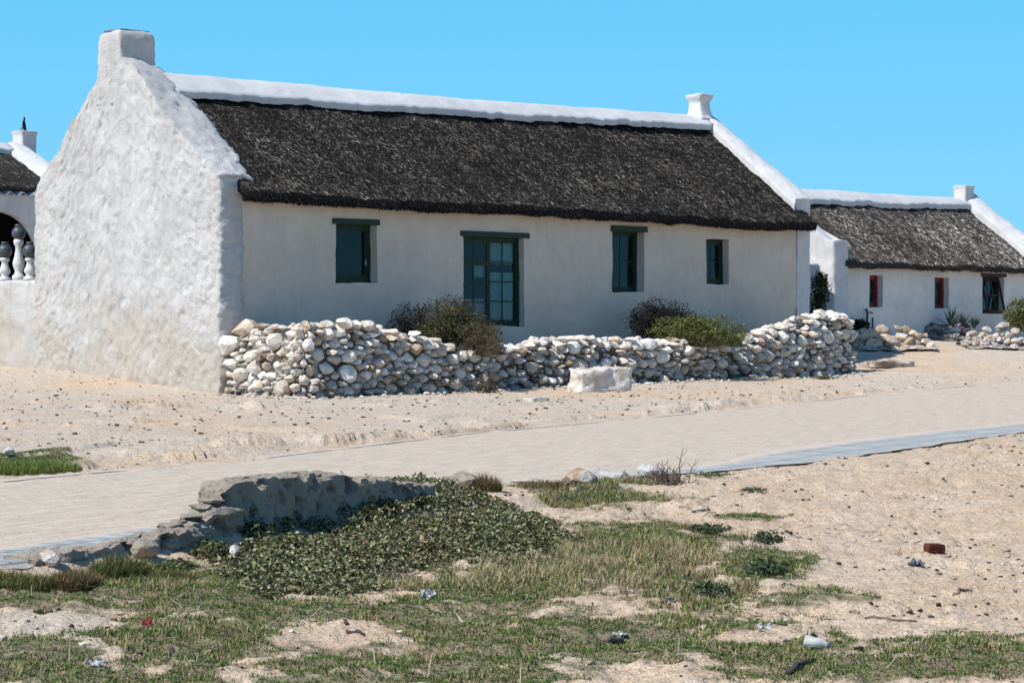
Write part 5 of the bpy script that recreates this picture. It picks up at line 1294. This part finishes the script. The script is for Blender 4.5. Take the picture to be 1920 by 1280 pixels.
def scrap(name, u, v, w, h, m, lab, cat, seed):
    x, y, z = gp(u, v); k = y/F; rg = random.Random(seed); n = 12
    g = np.linspace(-1, 1, n); A, B = np.meshgrid(g, g); P = np.stack([A*w*k*.5, B*w*k*.5, np.zeros_like(A)], -1).reshape(-1, 3)
    P[:, 2] = h*k*(.5+.9*fbm(P/(w*k)*3.5+seed, 3)); P[:, :2] += .25*w*k*vnoise(P/(w*k)*3+seed, 1.3, 2)[:, :2]; P[:, 2] = np.maximum(P[:, 2], .004)
    P2 = P.copy(); P2[:, 2] -= .003; Q = gridQ(n, n)
    o = npmesh(name, np.concatenate([P, P2]), [Q, Q[:, ::-1]+n*n], m, None, False); o.location = (x, y, z+.004); tag(o, lab, cat)
scrap('paper_scrap', 803, 1124, 26, 18, M_PAPER, 'crumpled white paper in the middle foreground grass', 'litter', 2)
scrap('plastic_scrap', 276, 1176, 18, 14, M_SCRAP, 'small red plastic scrap in the left foreground grass', 'litter', 3)
scrap('paper_scrap', 1430, 1182, 24, 12, M_PAPER, 'pale torn paper scrap in the right foreground grass', 'litter', 5)
scrap('paper_scrap', 180, 1248, 34, 12, M_PAPER, 'pale crumpled scrap in the bottom left grass', 'litter', 6)
scrap('plastic_scrap', 1718, 1062, 26, 14, M_METAL, 'grey crumpled scrap on the sand just below the brick', 'litter', 7)
scrap('paper_scrap', 1162, 1192, 26, 7, M_PAPER, 'flat white scrap beside the broken wood piece', 'litter', 9)
# pebbles and droppings all over the sand
def gravel():
    rg = np.random.default_rng(8); mb = MB(); base = []
    for i in range(14): base.append(rock_hull(1., 1., .7, random.Random(300+i), 10, .0))
    def put(x, y, s, c):
        V, T = base[rg.integers(14)]; a = rg.uniform(0, 6.28); W = V*np.array([s*rg.uniform(.8, 1.5), s, s*rg.uniform(.6, 1.)]); W = np.stack([W[:, 0]*math.cos(a)-W[:, 1]*math.sin(a), W[:, 0]*math.sin(a)+W[:, 1]*math.cos(a), W[:, 2]], -1)
        mb.add(W+np.array([x, y, hz_c[0]+s*.3]), None, T, c)
    x, y = sample_view(42000, 9.2, 62, rg); du, dl = roadmask(x, y); m, _ = vegmask(x, y)
    cl = n2(x, y, .6, 12., 4)*1.3-.12; onroad = (du < .1) & (dl > -.05)
    fore = (dl < -.05); p = np.where(onroad, .03, np.where(fore, .95, .22))*smooth(-.35, .3, cl)*(1-.6*m)
    lx = (x-CX)*D2[0]+(y-CY)*D2[1]; lt = (x-CX)*G2[0]+(y-CY)*G2[1]
    k = (rg.random(len(x)) < p) & ~((lt > -2.4) & (lx > -.1)); x, y = x[k], y[k]; z = height(x, y)
    for i in range(len(x)):
        hz_c[0] = z[i]; s = (.007+.019*rg.random()**3)*(1 if y[i] < 26 else 1.2); q = rg.random()
        c = np.array([.055, .042, .034]) if q < .62 else (np.array([.28, .22, .17]) if q < .85 else np.array([.55, .52, .48]))
        put(x[i], y[i], s, c*rg.uniform(.6, 1.3))
    # larger lumps
    x, y = sample_view(700, 10, 54, rg); du, dl = roadmask(x, y); k = (du > .3) | (dl < -.3); x, y = x[k], y[k]
    lx = (x-CX)*D2[0]+(y-CY)*D2[1]; lt = (x-CX)*G2[0]+(y-CY)*G2[1]; k = ~((lt > -2.8) & (lx > -.1)); x, y = x[k], y[k]; z = height(x, y)
    for i in range(len(x)):
        hz_c[0] = z[i]; c = np.array([.08, .06, .048]) if rg.random() < .7 else np.array([.5, .46, .42]); put(x[i], y[i], rg.uniform(.016, .03)*(1 if y[i] < 26 else 1.5), c*rg.uniform(.7, 1.2))
    # rubble at the foot of the stone wall
    for i in range(420):
        l = rg.uniform(-RETL, FL+.6); wx, wy = wallw(l, .16+abs(rg.normal())*.22); hz_c[0] = hz(wx, wy); c = stonecol(random.Random(i), 1, .35); put(wx, wy, rg.uniform(.02, .07), c)
    o = mb.build('gravel', M_PEB); tag(o, 'dark and pale pebbles and clods scattered over the sand', 'pebbles', kind='stuff')
hz_c = [0.]
gravel()

# ------------------------------------------------------------------ light, sky, camera
AZ = np.array([-.82, -.57]); AZ /= np.linalg.norm(AZ); EL = math.radians(50)
S = Vector((AZ[0]*math.cos(EL), AZ[1]*math.cos(EL), math.sin(EL)))
sun = bpy.data.lights.new('sun', 'SUN'); sun.energy = 3.8; sun.angle = math.radians(.5); sun.color = (1., .955, .88)
so = bpy.data.objects.new('sun', sun); COL.objects.link(so); so.rotation_euler = S.to_track_quat('Z', 'Y').to_euler(); so.location = (-40, -20, 60)
w = bpy.data.worlds.new('World'); scene.world = w; w.use_nodes = True; nt = w.node_tree; nt.nodes.clear()
out = nt.nodes.new('ShaderNodeOutputWorld'); bg = nt.nodes.new('ShaderNodeBackground'); sky = nt.nodes.new('ShaderNodeTexSky')
sky.sky_type = 'NISHITA'; sky.sun_disc = False; sky.sun_elevation = EL; sky.sun_rotation = math.atan2(S.x, S.y); sky.air_density = 1.; sky.dust_density = .2; sky.ozone_density = 1.5; sky.altitude = 0
hs_ = nt.nodes.new('ShaderNodeHueSaturation'); hs_.inputs['Saturation'].default_value = 1.35; hs_.inputs['Hue'].default_value = .5
nt.links.new(sky.outputs[0], hs_.inputs['Color'])
WN = NT(nt); dirz = WN.n('ShaderNodeSeparateXYZ'); WN.l(WN.coord('Generated'), dirz.inputs[0])
SKB = .095; lowc = WN.ramp(dirz.outputs[2], [(0., (.24, .69, 1.)), (.13, (.140, .60, 1.))])
lowm = WN.mix(1., lowc, (1/SKB/1.414,)*3, 'MULTIPLY')
nt.links.new(WN.mix(WN.ramp(dirz.outputs[2], [(0., .97), (.13, .92), (.24, .15), (.5, 0.)]), hs_.outputs[0], lowm), bg.inputs[0]); nt.links.new(bg.outputs[0], out.inputs[0]); bg.inputs[1].default_value = SKB
cam = bpy.data.cameras.new('camera'); co = bpy.data.objects.new('camera', cam); COL.objects.link(co); co.location = (0, 0, H); co.rotation_euler = (math.pi/2, 0, 0)
cam.sensor_width = 36; cam.lens = F/1920*36; cam.shift_y = -30/1920; cam.clip_end = 6000; cam.clip_start = .1
scene.camera = co
vs = scene.view_settings; scene.display_settings.display_device = 'sRGB'; vs.view_transform = 'Standard'; vs.look = 'None'; vs.exposure = .5; vs.gamma = 1; vs.use_curve_mapping = False
